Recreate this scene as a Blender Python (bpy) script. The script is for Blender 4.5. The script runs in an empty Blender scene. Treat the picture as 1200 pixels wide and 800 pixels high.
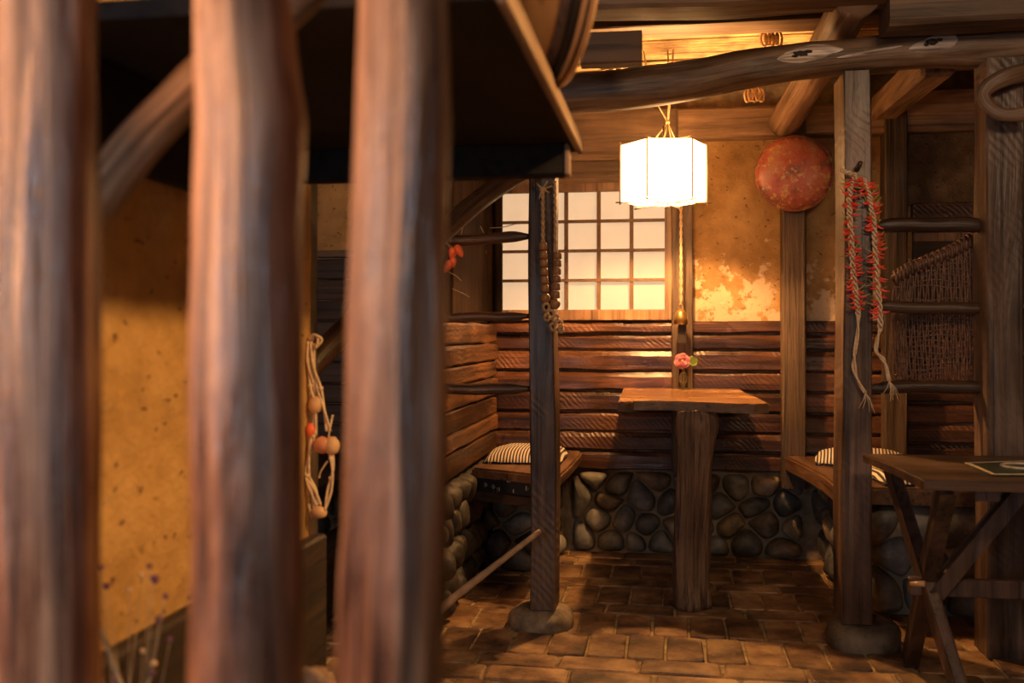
import bpy, bmesh, math, random
from mathutils import Vector, Matrix, noise

# ------------------------------------------------------------------ camera, world, lights
scene = bpy.context.scene
COL = scene.collection
AL = math.atan(0.16)                 # the room is turned this much against the view
SA, CA = math.sin(AL), math.cos(AL)
F, HZ, H = 1167.0, 390.0, 0.932      # focal length in px, horizon row, eye height

cam_data = bpy.data.cameras.new('camera')
cam = bpy.data.objects.new('camera', cam_data)
COL.objects.link(cam)
cam.location = (0, 0, H)
cam.rotation_euler = (math.pi / 2, 0, AL)
cam_data.sensor_width = 36
cam_data.lens = 36 * F / 1200
cam_data.shift_y = -10 / 1200
cam_data.clip_start = 0.05
cam_data.dof.use_dof = True
cam_data.dof.focus_distance = 3.45
cam_data.dof.aperture_fstop = 3.0
scene.camera = cam

scene.view_settings.view_transform = 'Standard'
scene.view_settings.look = 'None'
scene.view_settings.gamma = 1.0
scene.view_settings.use_curve_mapping = False
scene.view_settings.exposure = 0.0

world = bpy.data.worlds.new('world')
scene.world = world
world.use_nodes = True
bg = world.node_tree.nodes['Background']
bg.inputs[0].default_value = (0.85, 0.74, 0.66, 1)
bg.inputs[1].default_value = 0.07

WARM = (1.0, 0.50, 0.17)

def area_light(name, loc, target, sx, sy, power, color):
    ld = bpy.data.lights.new(name, 'AREA')
    ld.shape = 'RECTANGLE'; ld.size = sx; ld.size_y = sy
    ld.energy = power; ld.color = color
    o = bpy.data.objects.new(name, ld); COL.objects.link(o)
    o.location = loc
    o.rotation_euler = (Vector(target) - Vector(loc)).to_track_quat('-Z', 'Y').to_euler()
    return o
# daylight of the opening behind the viewer, and the lamps of the rest of the room
area_light('daylight', (-1.0, -1.5, 1.15), (0.35, 3.0, 0.75), 0.9, 0.9, 27, (0.80, 0.88, 1.0))
area_light('room_lamp', (-1.5, 0.15, 1.3), (-0.1, 0.75, 0.95), 0.4, 0.9, 40, (1.0, 0.46, 0.21))
area_light('upper_lamp', (0.75, 0.7, 1.95), (0.7, 3.2, 1.75), 0.5, 0.25, 16, (1.0, 0.66, 0.38))
sd = bpy.data.lights.new('wall_spot', 'SPOT'); sd.energy = 150; sd.color = (1.0, 0.56, 0.2); sd.shadow_soft_size = 0.05
sd.spot_size = math.radians(48); sd.spot_blend = 0.6
so = bpy.data.objects.new('wall_spot', sd); COL.objects.link(so); so.location = (1.05, 1.35, 1.97)
so.rotation_euler = (Vector((-0.76, 1.45, 0.75)) - so.location).to_track_quat('-Z', 'Y').to_euler()

# ------------------------------------------------------------------ picture -> room helpers
def ray(px, py):
    a = (px - 600) / F; b = -(py - HZ) / F
    return Vector((a * CA - SA, a * SA + CA, b))
def at_y(px, py, y):
    r = ray(px, py); t = y / r.y
    return Vector((0, 0, H)) + r * t
def at_x(px, py, x):
    r = ray(px, py); t = x / r.x
    return Vector((0, 0, H)) + r * t
def at_z(px, py, z):
    r = ray(px, py); t = (z - H) / r.z
    return Vector((0, 0, H)) + r * t
def at_d(px, py, D):
    return Vector((0, 0, H)) + ray(px, py) * D

# ------------------------------------------------------------------ object helpers
def empty(name, loc, label=None, cat=None, group=None, kind=None):
    o = bpy.data.objects.new(name, None); COL.objects.link(o)
    o.location = loc; o.empty_display_size = 0.05
    tag(o, label, cat, group, kind)
    return o
def tag(o, label=None, cat=None, group=None, kind=None):
    if label: o['label'] = label
    if cat: o['category'] = cat
    if group: o['group'] = group
    if kind: o['kind'] = kind
    return o
def wloc(o):
    v = Vector((0, 0, 0))
    while o is not None:
        v += Vector(o.location); o = o.parent
    return v
def link(name, bm, mat, parent=None, smooth=False, origin=None):
    """bm is in room coordinates (parents are never rotated or scaled); links it as one object"""
    me = bpy.data.meshes.new(name)
    if origin is None:
        xs = [v.co for v in bm.verts]
        lo = Vector((min(c.x for c in xs), min(c.y for c in xs), min(c.z for c in xs)))
        hi = Vector((max(c.x for c in xs), max(c.y for c in xs), max(c.z for c in xs)))
        origin = Vector(((lo.x + hi.x) / 2, (lo.y + hi.y) / 2, lo.z))
    bmesh.ops.translate(bm, verts=bm.verts, vec=-origin)
    bmesh.ops.recalc_face_normals(bm, faces=bm.faces)
    bm.to_mesh(me); bm.free()
    if smooth:
        for p in me.polygons: p.use_smooth = True
    me.materials.append(mat)
    o = bpy.data.objects.new(name, me); COL.objects.link(o)
    if parent is not None:
        o.location = origin - wloc(parent); o.parent = parent
    else:
        o.location = origin
    return o
def place(name, me, loc, parent=None, rot=(0, 0, 0), scale=(1, 1, 1)):
    o = bpy.data.objects.new(name, me); COL.objects.link(o)
    o.location = Vector(loc) - (wloc(parent) if parent is not None else Vector())
    o.rotation_euler = rot; o.scale = scale
    if parent is not None: o.parent = parent
    return o

def nz(p, s=1.0, seed=0.0):
    return noise.noise(Vector((p[0] * s + seed * 13.7, p[1] * s + seed * 5.1, p[2] * s - seed * 7.3)))

def box_bm(lo, hi, bevel=0.0, bm=None):
    own = bm is None
    if own: bm = bmesh.new()
    r = bmesh.ops.create_cube(bm, size=1)
    for v in r['verts']:
        v.co = Vector([lo[i] + (v.co[i] + .5) * (hi[i] - lo[i]) for i in range(3)])
    if bevel:
        es = list({e for v in r['verts'] for e in v.link_edges})
        bmesh.ops.bevel(bm, geom=es, offset=bevel, segments=2, affect='EDGES')
    return bm

def bar_bm(a, b, w, d, bm=None, up=(0, 0, 1), bevel=0.0):
    """square bar from a to b; w across, d along 'up'"""
    if bm is None: bm = bmesh.new()
    a, b = Vector(a), Vector(b); L = (b - a).length
    z = (b - a).normalized(); x = z.cross(Vector(up)).normalized(); y = x.cross(z)
    r = bmesh.ops.create_cube(bm, size=1)
    for v in r['verts']:
        c = v.co.copy()
        v.co = a + z * ((c.z + .5) * L) + x * (c.x * w) + y * (c.y * d)
    if bevel:
        es = list({e for v in r['verts'] for e in v.link_edges})
        bmesh.ops.bevel(bm, geom=es, offset=bevel, segments=1, affect='EDGES')
    return bm

def hewn_bm(lo, hi, seed=0, amp=0.004, bev=0.008, cuts=14, warp=0.0):
    """upright or lying timber with slightly uneven edges and faces"""
    bm = bmesh.new()
    ax = max(range(3), key=lambda i: hi[i] - lo[i])
    o1, o2 = [i for i in range(3) if i != ax]
    w1, w2 = hi[o1] - lo[o1], hi[o2] - lo[o2]
    b = bev
    prof = [(-w1/2 + b, -w2/2), (0, -w2/2), (w1/2 - b, -w2/2), (w1/2, -w2/2 + b), (w1/2, 0), (w1/2, w2/2 - b),
            (w1/2 - b, w2/2), (0, w2/2), (-w1/2 + b, w2/2), (-w1/2, w2/2 - b), (-w1/2, 0), (-w1/2, -w2/2 + b)]
    rings = []
    for k in range(cuts + 1):
        t = k / cuts; s = lo[ax] + t * (hi[ax] - lo[ax]); ring = []
        wx = warp * nz((s * 1.3, seed, 0)); wy = warp * nz((s * 1.3, 0, seed + 4))
        for j, (p, q) in enumerate(prof):
            c = [0, 0, 0]; c[ax] = s
            n = nz((s * 3, j * 1.7, seed)); m = nz((s * 3, j * 1.3 + 9, seed))
            c[o1] = (lo[o1] + hi[o1]) / 2 + p + amp * n + wx
            c[o2] = (lo[o2] + hi[o2]) / 2 + q + amp * m + wy
            ring.append(bm.verts.new(c))
        rings.append(ring)
    n = len(prof)
    for k in range(cuts):
        for j in range(n):
            bm.faces.new((rings[k][j], rings[k][(j + 1) % n], rings[k + 1][(j + 1) % n], rings[k + 1][j]))
    bm.faces.new(rings[0]); bm.faces.new(list(reversed(rings[-1])))
    return bm

def tube_bm(pts, radii, seg=10, bm=None, rough=0.0, seed=0, sub=1, rs=6.0, close=True, squash=1.0, lobes=0.0):
    """round tube through pts with per-point radii; UV: u around, v metres along"""
    if bm is None: bm = bmesh.new()
    pts = [Vector(p) for p in pts]
    if not hasattr(radii, '__len__'): radii = [radii] * len(pts)
    if sub > 1:
        P, Rr = [], []
        for i in range(len(pts) - 1):
            p0 = pts[max(i - 1, 0)]; p1 = pts[i]; p2 = pts[i + 1]; p3 = pts[min(i + 2, len(pts) - 1)]
            for k in range(sub):
                t = k / sub
                P.append(0.5 * ((2 * p1) + (-p0 + p2) * t + (2 * p0 - 5 * p1 + 4 * p2 - p3) * t * t + (-p0 + 3 * p1 - 3 * p2 + p3) * t ** 3))
                ts = t * t * (3 - 2 * t); Rr.append(radii[i] * (1 - ts) + radii[i + 1] * ts)
        P.append(pts[-1]); Rr.append(radii[-1]); pts, radii = P, Rr
    uvl = bm.loops.layers.uv.verify()
    rings = []; prev = None; L = 0; Ls = []
    for i, p in enumerate(pts):
        d = (pts[min(i + 1, len(pts) - 1)] - pts[max(i - 1, 0)]).normalized()
        if prev is None:
            x = d.cross(Vector((0.13, 0.21, 0.97)))
            if x.length < 0.2: x = d.cross(Vector((0, 1, 0)))
            x.normalize()
        else:
            x = (prev - d * prev.dot(d)).normalized()
        prev = x; y = d.cross(x)
        if i: L += (p - pts[i - 1]).length
        Ls.append(L)
        ring = []
        for j in range(seg):
            a = 2 * math.pi * j / seg
            dirv = x * math.cos(a) + y * math.sin(a) * squash
            r = radii[i]
            if rough: r *= 1 + rough * nz((L * rs, math.cos(a) * 1.6, math.sin(a) * 1.6), 1, seed)
            if lobes: r *= 1 + lobes * math.cos(a * 3 + seed + L * 0.8)
            ring.append(bm.verts.new(p + dirv * r))
        rings.append(ring)
    for i in range(len(rings) - 1):
        for j in range(seg):
            k = (j + 1) % seg
            f = bm.faces.new((rings[i][j], rings[i][k], rings[i + 1][k], rings[i + 1][j]))
            us = (j / seg, (j + 1) / seg, (j + 1) / seg, j / seg); vs = (Ls[i], Ls[i], Ls[i + 1], Ls[i + 1])
            for lp, u, v in zip(f.loops, us, vs): lp[uvl].uv = (u, v)
    if close:
        bm.faces.new(list(reversed(rings[0]))); bm.faces.new(rings[-1])
    return bm

def lathe_bm(prof, seg=24, bm=None, center=(0, 0, 0), M=None):
    if bm is None: bm = bmesh.new()
    c = Vector(center); rings = []
    for r, z in prof:
        ring = []
        for j in range(seg):
            a = 2 * math.pi * j / seg
            v = Vector((r * math.cos(a), r * math.sin(a), z))
            if M is not None: v = M @ v
            ring.append(bm.verts.new(c + v))
        rings.append(ring)
    for i in range(len(rings) - 1):
        for j in range(seg):
            k = (j + 1) % seg
            bm.faces.new((rings[i][j], rings[i][k], rings[i + 1][k], rings[i + 1][j]))
    if prof[0][0] > 1e-5: bm.faces.new(list(reversed(rings[0])))
    if prof[-1][0] > 1e-5: bm.faces.new(rings[-1])
    bmesh.ops.remove_doubles(bm, verts=bm.verts, dist=1e-6)
    return bm

# ------------------------------------------------------------------ materials
def nodes(name):
    m = bpy.data.materials.new(name); m.use_nodes = True
    nt = m.node_tree; b = nt.nodes['Principled BSDF']
    return m, nt, b
def N(nt, typ, **kw):
    n = nt.nodes.new(typ)
    for k, v in kw.items():
        if k in n.inputs: n.inputs[k].default_value = v
        else: setattr(n, k, v)
    return n
def ramp(nt, stops, src):
    r = nt.nodes.new('ShaderNodeValToRGB'); e = r.color_ramp.elements
    while len(e) < len(stops): e.new(0.5)
    for i, (p, c) in enumerate(stops):
        e[i].position = p; e[i].color = (*c, 1) if len(c) == 3 else c
    nt.links.new(src, r.inputs[0]); return r
def bump(nt, hgt, strength, dist, prev=None):
    b = nt.nodes.new('ShaderNodeBump'); b.inputs['Strength'].default_value = strength; b.inputs['Distance'].default_value = dist
    nt.links.new(hgt, b.inputs['Height'])
    if prev is not None: nt.links.new(prev, b.inputs['Normal'])
    return b.outputs[0]
def coords(nt, mode='object', offset=True):
    tc = nt.nodes.new('ShaderNodeTexCoord')
    src = tc.outputs['UV'] if mode == 'uv' else tc.outputs['Object']
    if not offset: return src
    oi = nt.nodes.new('ShaderNodeObjectInfo')
    mul = N(nt, 'ShaderNodeMath', operation='MULTIPLY'); mul.inputs[1].default_value = 37.0
    nt.links.new(oi.outputs['Random'], mul.inputs[0])
    add = N(nt, 'ShaderNodeVectorMath', operation='ADD')
    nt.links.new(src, add.inputs[0]); nt.links.new(mul.outputs[0], add.inputs[1])
    return add.outputs[0]

def wood(name, dark, mid, light, axis='z', grain=26.0, rough=(0.35, 0.65), bs=0.5, saw=0.0, sawscale=26.0,
         sawrot=0.6, spec=0.5, bd=0.004, knots=0.0, mixrand=True):
    m, nt, b = nodes(name); L = nt.links
    co = coords(nt, 'uv' if axis == 'uv' else 'object')
    mp = N(nt, 'ShaderNodeMapping')
    sc = {'x': (1.6, grain, grain), 'y': (grain, 1.6, grain), 'z': (grain, grain, 1.6), 'uv': (15.0, 2.6, 1)}[axis]
    mp.inputs['Scale'].default_value = sc
    L.new(co, mp.inputs[0])
    n1 = N(nt, 'ShaderNodeTexNoise', Scale=1.0, Detail=6.0, Roughness=0.62, Distortion=0.6); L.new(mp.outputs[0], n1.inputs['Vector'])
    n2 = N(nt, 'ShaderNodeTexNoise', Scale=3.2, Detail=4.0, Roughness=0.6); L.new(co, n2.inputs['Vector'])
    if axis == 'uv': n2.inputs['Scale'].default_value = 5.0
    mx = N(nt, 'ShaderNodeMix', data_type='FLOAT'); mx.inputs[0].default_value = 0.38
    L.new(n1.outputs[0], mx.inputs[2]); L.new(n2.outputs[0], mx.inputs[3])
    r0 = ramp(nt, [(0.37, dark), (0.50, mid), (0.63, light)], mx.outputs[0])
    mp3 = N(nt, 'ShaderNodeMapping'); L.new(co, mp3.inputs[0])
    g3 = grain * 3.5
    mp3.inputs['Scale'].default_value = {'x': (1.1, g3, g3), 'y': (g3, 1.1, g3), 'z': (g3, g3, 1.1), 'uv': (34.0, 2.0, 1)}[axis]
    n3 = N(nt, 'ShaderNodeTexNoise', Scale=1.0, Detail=3.0, Roughness=0.6, Distortion=0.3); L.new(mp3.outputs[0], n3.inputs['Vector'])
    crk = ramp(nt, [(0.34, (0.25, 0.25, 0.25)), (0.46, (1, 1, 1))], n3.outputs[0])
    r = N(nt, 'ShaderNodeMix', data_type='RGBA', blend_type='MULTIPLY'); r.inputs[0].default_value = 0.75
    L.new(r0.outputs[0], r.inputs[6]); L.new(crk.outputs[0], r.inputs[7])
    oi = N(nt, 'ShaderNodeObjectInfo')
    hsv = N(nt, 'ShaderNodeHueSaturation')
    mr = N(nt, 'ShaderNodeMapRange'); mr.inputs['To Min'].default_value = 0.7; mr.inputs['To Max'].default_value = 1.3
    L.new(oi.outputs['Random'], mr.inputs[0])
    if mixrand: L.new(mr.outputs[0], hsv.inputs['Value'])
    L.new(r.outputs[2], hsv.inputs['Color']); L.new(hsv.outputs[0], b.inputs['Base Color'])
    rr = N(nt, 'ShaderNodeMapRange'); rr.inputs['From Min'].default_value = 0.3; rr.inputs['From Max'].default_value = 0.7
    rr.inputs['To Min'].default_value = rough[0]; rr.inputs['To Max'].default_value = rough[1]
    L.new(n2.outputs[0], rr.inputs[0]); L.new(rr.outputs[0], b.inputs['Roughness'])
    b.inputs['Specular IOR Level'].default_value = spec
    nr = bump(nt, n1.outputs[0], bs, bd * 2.5)
    nr = bump(nt, crk.outputs[0], bs * 0.6, bd * 0.4, nr)
    if saw:
        mp2 = N(nt, 'ShaderNodeMapping'); L.new(co, mp2.inputs[0])
        if axis == 'uv': mp2.inputs['Scale'].default_value = (0.4, 1, 1)
        mp2.inputs['Rotation'].default_value = (0, sawrot, 0) if axis != 'uv' else (0, 0, sawrot)
        w = N(nt, 'ShaderNodeTexWave', Scale=sawscale, Distortion=7.0, Detail=5.0)
        w.inputs['Detail Scale'].default_value = 0.6
        L.new(mp2.outputs[0], w.inputs['Vector'])
        # saw marks come and go along the board
        mu = N(nt, 'ShaderNodeMath', operation='MULTIPLY'); L.new(w.outputs['Fac'], mu.inputs[0])
        rp = ramp(nt, [(0.44, (0, 0, 0)), (0.60, (1, 1, 1))], n2.outputs[0]); L.new(rp.outputs[0], mu.inputs[1])
        nr = bump(nt, mu.outputs[0], saw, 0.003, nr)
    L.new(nr, b.inputs['Normal'])
    return m

def plaster(name, c1, c2, c3, scale=7.0, bs=0.9, patch=None, patch_z=None):
    m, nt, b = nodes(name); L = nt.links
    co = coords(nt, 'object', offset=False)
    n1 = N(nt, 'ShaderNodeTexNoise', Scale=scale, Detail=8.0, Roughness=0.62); L.new(co, n1.inputs['Vector'])
    n2 = N(nt, 'ShaderNodeTexNoise', Scale=scale * 7, Detail=5.0, Roughness=0.7); L.new(co, n2.inputs['Vector'])
    vo = N(nt, 'ShaderNodeTexVoronoi', Scale=scale * 5.0); vo.feature = 'F1'
    mpv = N(nt, 'ShaderNodeMapping'); mpv.inputs['Scale'].default_value = (1.0, 1.0, 1.9)
    dist = N(nt, 'ShaderNodeMix', data_type='VECTOR'); dist.inputs[0].default_value = 0.12
    L.new(co, dist.inputs[4]); L.new(n1.outputs['Color'], dist.inputs[5])
    L.new(dist.outputs[1], mpv.inputs[0]); L.new(mpv.outputs[0], vo.inputs['Vector'])
    r = ramp(nt, [(0.32, c1), (0.5, c2), (0.68, c3)], n1.outputs[0])
    pit = ramp(nt, [(0.07, (0.3, 0.27, 0.24)), (0.17, (1, 1, 1))], vo.outputs['Distance'])
    mm = N(nt, 'ShaderNodeMix', data_type='RGBA', blend_type='MULTIPLY'); mm.inputs[0].default_value = 0.8
    L.new(r.outputs[0], mm.inputs[6]); L.new(pit.outputs[0], mm.inputs[7])
    out = mm.outputs[2]
    if patch:
        # pale rubbed-off patches, lower part of the wall
        n3 = N(nt, 'ShaderNodeTexNoise', Scale=11.0, Detail=9.0, Roughness=0.74); L.new(co, n3.inputs['Vector'])
        sx = N(nt, 'ShaderNodeSeparateXYZ'); L.new(co, sx.inputs[0])
        mr = N(nt, 'ShaderNodeMapRange'); mr.inputs['From Min'].default_value = patch_z[0]; mr.inputs['From Max'].default_value = patch_z[1]
        mr.inputs['To Min'].default_value = 0.16; mr.inputs['To Max'].default_value = -0.10
        L.new(sx.outputs['Z'], mr.inputs[0])
        ad = N(nt, 'ShaderNodeMath', operation='ADD'); L.new(n3.outputs[0], ad.inputs[0]); L.new(mr.outputs[0], ad.inputs[1])
        fr = ramp(nt, [(0.565, (0, 0, 0)), (0.60, (1, 1, 1))], ad.outputs[0])
        m2 = N(nt, 'ShaderNodeMix', data_type='RGBA'); L.new(fr.outputs[0], m2.inputs[0])
        L.new(out, m2.inputs[6]); m2.inputs[7].default_value = (*patch, 1); out = m2.outputs[2]
    L.new(out, b.inputs['Base Color'])
    b.inputs['Roughness'].default_value = 0.92; b.inputs['Specular IOR Level'].default_value = 0.2
    nr = bump(nt, n1.outputs[0], bs, 0.02); nr = bump(nt, n2.outputs[0], bs * 0.6, 0.004, nr)
    nr = bump(nt, pit.outputs[0], bs * 0.7, 0.004, nr)
    L.new(nr, b.inputs['Normal'])
    return m

def stony(name, c1, c2, c3, scale=9.0, rough=0.6, spec=0.4, bs=0.5):
    m, nt, b = nodes(name); L = nt.links
    co = coords(nt)
    n1 = N(nt, 'ShaderNodeTexNoise', Scale=scale, Detail=8.0, Roughness=0.65); L.new(co, n1.inputs['Vector'])
    n2 = N(nt, 'ShaderNodeTexNoise', Scale=scale * 9, Detail=3.0, Roughness=0.7); L.new(co, n2.inputs['Vector'])
    r = ramp(nt, [(0.37, c1), (0.5, c2), (0.64, c3)], n1.outputs[0])
    oi = N(nt, 'ShaderNodeObjectInfo')
    mr = N(nt, 'ShaderNodeMapRange'); mr.inputs['To Min'].default_value = 0.65; mr.inputs['To Max'].default_value = 1.35
    L.new(oi.outputs['Random'], mr.inputs[0])
    hsv = N(nt, 'ShaderNodeHueSaturation'); L.new(mr.outputs[0], hsv.inputs['Value'])
    L.new(r.outputs[0], hsv.inputs['Color']); L.new(hsv.outputs[0], b.inputs['Base Color'])
    b.inputs['Roughness'].default_value = rough; b.inputs['Specular IOR Level'].default_value = spec
    nr = bump(nt, n1.outputs[0], bs, 0.012); nr = bump(nt, n2.outputs[0], bs * 0.7, 0.002, nr)
    L.new(nr, b.inputs['Normal'])
    return m

def plain(name, col, rough=0.6, spec=0.4, metal=0.0, var=0.25, scale=40.0, bs=0.2):
    m, nt, b = nodes(name); L = nt.links
    co = coords(nt)
    n1 = N(nt, 'ShaderNodeTexNoise', Scale=scale, Detail=4.0); L.new(co, n1.inputs['Vector'])
    r = ramp(nt, [(0.3, tuple(c * (1 - var) for c in col)), (0.7, tuple(min(1, c * (1 + var)) for c in col))], n1.outputs[0])
    L.new(r.outputs[0], b.inputs['Base Color'])
    b.inputs['Roughness'].default_value = rough; b.inputs['Specular IOR Level'].default_value = spec; b.inputs['Metallic'].default_value = metal
    L.new(bump(nt, n1.outputs[0], bs, 0.002), b.inputs['Normal'])
    return m

WD = dict(dark=(0.03, 0.016, 0.010), mid=(0.10, 0.057, 0.036), light=(0.22, 0.14, 0.095))
M = {}
M['post'] = wood('dark_post_wood', **WD, axis='z', saw=0.45, sawscale=15, sawrot=0.7, rough=(0.28, 0.55), grain=18)
M['post_old'] = wood('weathered_post_wood', (0.03, 0.018, 0.011), (0.085, 0.052, 0.031), (0.16, 0.10, 0.062), axis='z', rough=(0.5, 0.8), grain=30, bs=1.0)
M['plank_x'] = wood('plank_wood', (0.022, 0.009, 0.005), (0.085, 0.034, 0.017), (0.20, 0.085, 0.042), axis='x', saw=0.5, sawscale=19, sawrot=0.8, rough=(0.2, 0.42), grain=20)
M['plank_y'] = wood('plank_wood_side', (0.02, 0.009, 0.004), (0.06, 0.027, 0.011), (0.17, 0.07, 0.027), axis='y', saw=0.4, rough=(0.3, 0.55), grain=18)
M['dark_x'] = wood('sooty_board_wood', (0.018, 0.010, 0.006), (0.045, 0.025, 0.015), (0.08, 0.045, 0.026), axis='x', rough=(0.5, 0.75), grain=18)
M['dark_y'] = wood('sooty_wood_side', (0.018, 0.010, 0.006), (0.040, 0.022, 0.014), (0.07, 0.040, 0.024), axis='y', rough=(0.5, 0.75), grain=18)
M['dark_z'] = wood('sooty_upright_wood', (0.010, 0.006, 0.004), (0.024, 0.013, 0.008), (0.045, 0.025, 0.015), axis='z', rough=(0.75, 0.95), grain=18, spec=0.1)
M['soot'] = wood('black_soot_wood', (0.010, 0.008, 0.007), (0.013, 0.010, 0.009), (0.017, 0.013, 0.012), axis='y', rough=(0.7, 0.9), grain=12, spec=0.2)
M['board_edge'] = wood('lit_board_edge_wood', (0.16, 0.09, 0.05), (0.28, 0.17, 0.10), (0.4, 0.26, 0.16), axis='y', rough=(0.5, 0.7), grain=12)  # pale colour carries the lantern light that falls on the shelf edges
M['ceil_x'] = wood('ceiling_wood', (0.07, 0.040, 0.02), (0.17, 0.10, 0.055), (0.30, 0.19, 0.11), axis='x', rough=(0.5, 0.8), grain=18)
M['ceil_y'] = wood('rafter_wood', (0.07, 0.040, 0.02), (0.17, 0.10, 0.055), (0.30, 0.19, 0.11), axis='y', rough=(0.5, 0.8), grain=18)
M['rafter_dark'] = wood('smoky_beam_wood', (0.04, 0.024, 0.014), (0.09, 0.055, 0.032), (0.15, 0.095, 0.058), axis='x', rough=(0.5, 0.8), grain=18)
M['table'] = wood('tabletop_wood', (0.22, 0.10, 0.035), (0.40, 0.20, 0.075), (0.55, 0.30, 0.12), axis='x', rough=(0.16, 0.3), grain=14, bs=0.15, mixrand=False)
M['table_edge'] = wood('tabletop_edge_wood', (0.06, 0.035, 0.02), (0.13, 0.08, 0.05), (0.2, 0.13, 0.08), axis='x', rough=(0.4, 0.6), grain=16)
M['trunk'] = wood('trunk_wood', (0.045, 0.022, 0.012), (0.14, 0.075, 0.040), (0.26, 0.155, 0.085), axis='z', rough=(0.4, 0.65), grain=24, bs=1.0, bd=0.012, mixrand=False)
M['log'] = wood('log_wood', (0.08, 0.045, 0.026), (0.18, 0.105, 0.06), (0.30, 0.19, 0.12), axis='uv', rough=(0.32, 0.6), bs=0.5)
M['rail'] = wood('rail_wood', (0.025, 0.012, 0.008), (0.06, 0.030, 0.018), (0.11, 0.06, 0.035), axis='uv', rough=(0.25, 0.45), bs=0.3)
M['bar'] = wood('lattice_bar_wood', (0.03, 0.012, 0.008), (0.24, 0.105, 0.052), (0.62, 0.34, 0.19), axis='uv', rough=(0.22, 0.5), bs=0.8, bd=0.005, spec=0.8)
M['trestle'] = wood('trestle_wood', (0.025, 0.013, 0.009), (0.065, 0.034, 0.022), (0.11, 0.06, 0.04), axis='z', rough=(0.4, 0.6), grain=18)
M['old_top'] = wood('old_tabletop_wood', (0.05, 0.028, 0.015), (0.12, 0.065, 0.035), (0.22, 0.13, 0.07), axis='x', rough=(0.28, 0.5), grain=16)
M['seat'] = wood('bench_seat_wood', (0.04, 0.02, 0.010), (0.11, 0.055, 0.027), (0.20, 0.105, 0.055), axis='y', rough=(0.3, 0.5), grain=16)
M['frame'] = wood('window_frame_wood', (0.12, 0.06, 0.03), (0.22, 0.12, 0.06), (0.32, 0.19, 0.10), axis='z', rough=(0.4, 0.6), grain=22)
M['muntin'] = plain('muntin_wood', (0.13, 0.075, 0.04), 0.6)
M['stone_shaded'] = stony('shaded_stone', (0.022, 0.018, 0.015), (0.045, 0.037, 0.03), (0.085, 0.07, 0.056), 8, 0.6, 0.4)  # stone coloured darker to imitate dim light at partition and left bench
M['plaster'] = plaster('earth_plaster', (0.22, 0.125, 0.045), (0.36, 0.205, 0.08), (0.46, 0.28, 0.115), scale=6, bs=1.4, patch=(0.55, 0.41, 0.27), patch_z=(0.0, 0.42))
M['plaster_l'] = plaster('earth_plaster_side', (0.34, 0.18, 0.06), (0.52, 0.29, 0.10), (0.66, 0.39, 0.15), scale=5, bs=1.5)
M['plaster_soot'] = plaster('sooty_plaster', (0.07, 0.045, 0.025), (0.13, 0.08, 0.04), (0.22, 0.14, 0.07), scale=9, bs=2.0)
M['joist'] = wood('brown_joist_wood', (0.10, 0.05, 0.026), (0.15, 0.08, 0.042), (0.2, 0.11, 0.06), axis='x', rough=(0.6, 0.8), grain=10, bs=0.2)
M['mortar'] = stony('mortar', (0.16, 0.12, 0.08), (0.24, 0.18, 0.12), (0.34, 0.26, 0.17), 14, 0.9, 0.2)
M['stone'] = stony('river_stone', (0.06, 0.056, 0.05), (0.13, 0.12, 0.10), (0.24, 0.22, 0.18), 8, 0.55, 0.5)
M['stone_b'] = stony('brown_stone', (0.08, 0.06, 0.04), (0.18, 0.13, 0.08), (0.30, 0.22, 0.14), 10, 0.65, 0.4)
M['brick'] = stony('floor_brick', (0.06, 0.032, 0.018), (0.235, 0.125, 0.058), (0.48, 0.30, 0.14), 6, 0.45, 0.5, 1.0)
M['joint'] = stony('floor_joint', (0.14, 0.10, 0.055), (0.26, 0.19, 0.10), (0.38, 0.29, 0.16), 20, 0.85, 0.2)
M['reed'] = plain('reed_cane', (0.52, 0.36, 0.18), 0.5, var=0.5, scale=12)
M['straw'] = plain('straw', (0.70, 0.50, 0.30), 0.8, scale=90)
M['rope'] = plain('hemp_rope', (0.50, 0.32, 0.17), 0.85, scale=90)
M['chili'] = plain('dried_chili', (0.85, 0.06, 0.03), 0.3, 0.6)
M['chili_stem'] = plain('chili_stem', (0.42, 0.36, 0.10), 0.7)
M['petal'] = plain('pink_petal', (0.80, 0.30, 0.36), 0.5, scale=20)
M['leaf'] = plain('green_leaf', (0.25, 0.33, 0.06), 0.4)
M['pistil'] = plain('yellow_pistil', (0.8, 0.5, 0.15), 0.6)
M['brass'] = plain('aged_brass', (0.42, 0.27, 0.09), 0.35, metal=0.8)
M['clapper'] = plain('turned_wood', (0.30, 0.15, 0.06), 0.35, scale=30)
M['dryfruit'] = plain('dried_fruit_skin', (0.62, 0.36, 0.17), 0.6, scale=30)
M['dryfruit_red'] = plain('reddish_dried_fruit', (0.65, 0.25, 0.12), 0.5, scale=20)
M['husk'] = plain('orange_husk', (0.75, 0.14, 0.05), 0.5, scale=50)
M['purple'] = plain('purple_dried_blossom', (0.14, 0.05, 0.075), 0.8)
M['pale_bloom'] = plain('pale_dried_petal', (0.6, 0.38, 0.2), 0.8)
M['twig'] = plain('pale_twig', (0.36, 0.24, 0.13), 0.6, var=0.35, scale=25)
M['wicker'] = plain('brown_wicker', (0.14, 0.065, 0.036), 0.45, var=0.5, scale=60)
M['hoop'] = plain('bent_wood_hoop', (0.5, 0.28, 0.12), 0.35, scale=15)
M['sawn'] = wood('pale_knot_wood', (0.20, 0.14, 0.10), (0.60, 0.49, 0.41), (0.90, 0.80, 0.70), axis='x', rough=(0.3, 0.5), grain=40, bs=0.3)
M['knot_core'] = plain('dark_knot', (0.03, 0.018, 0.01), 0.7)

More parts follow.
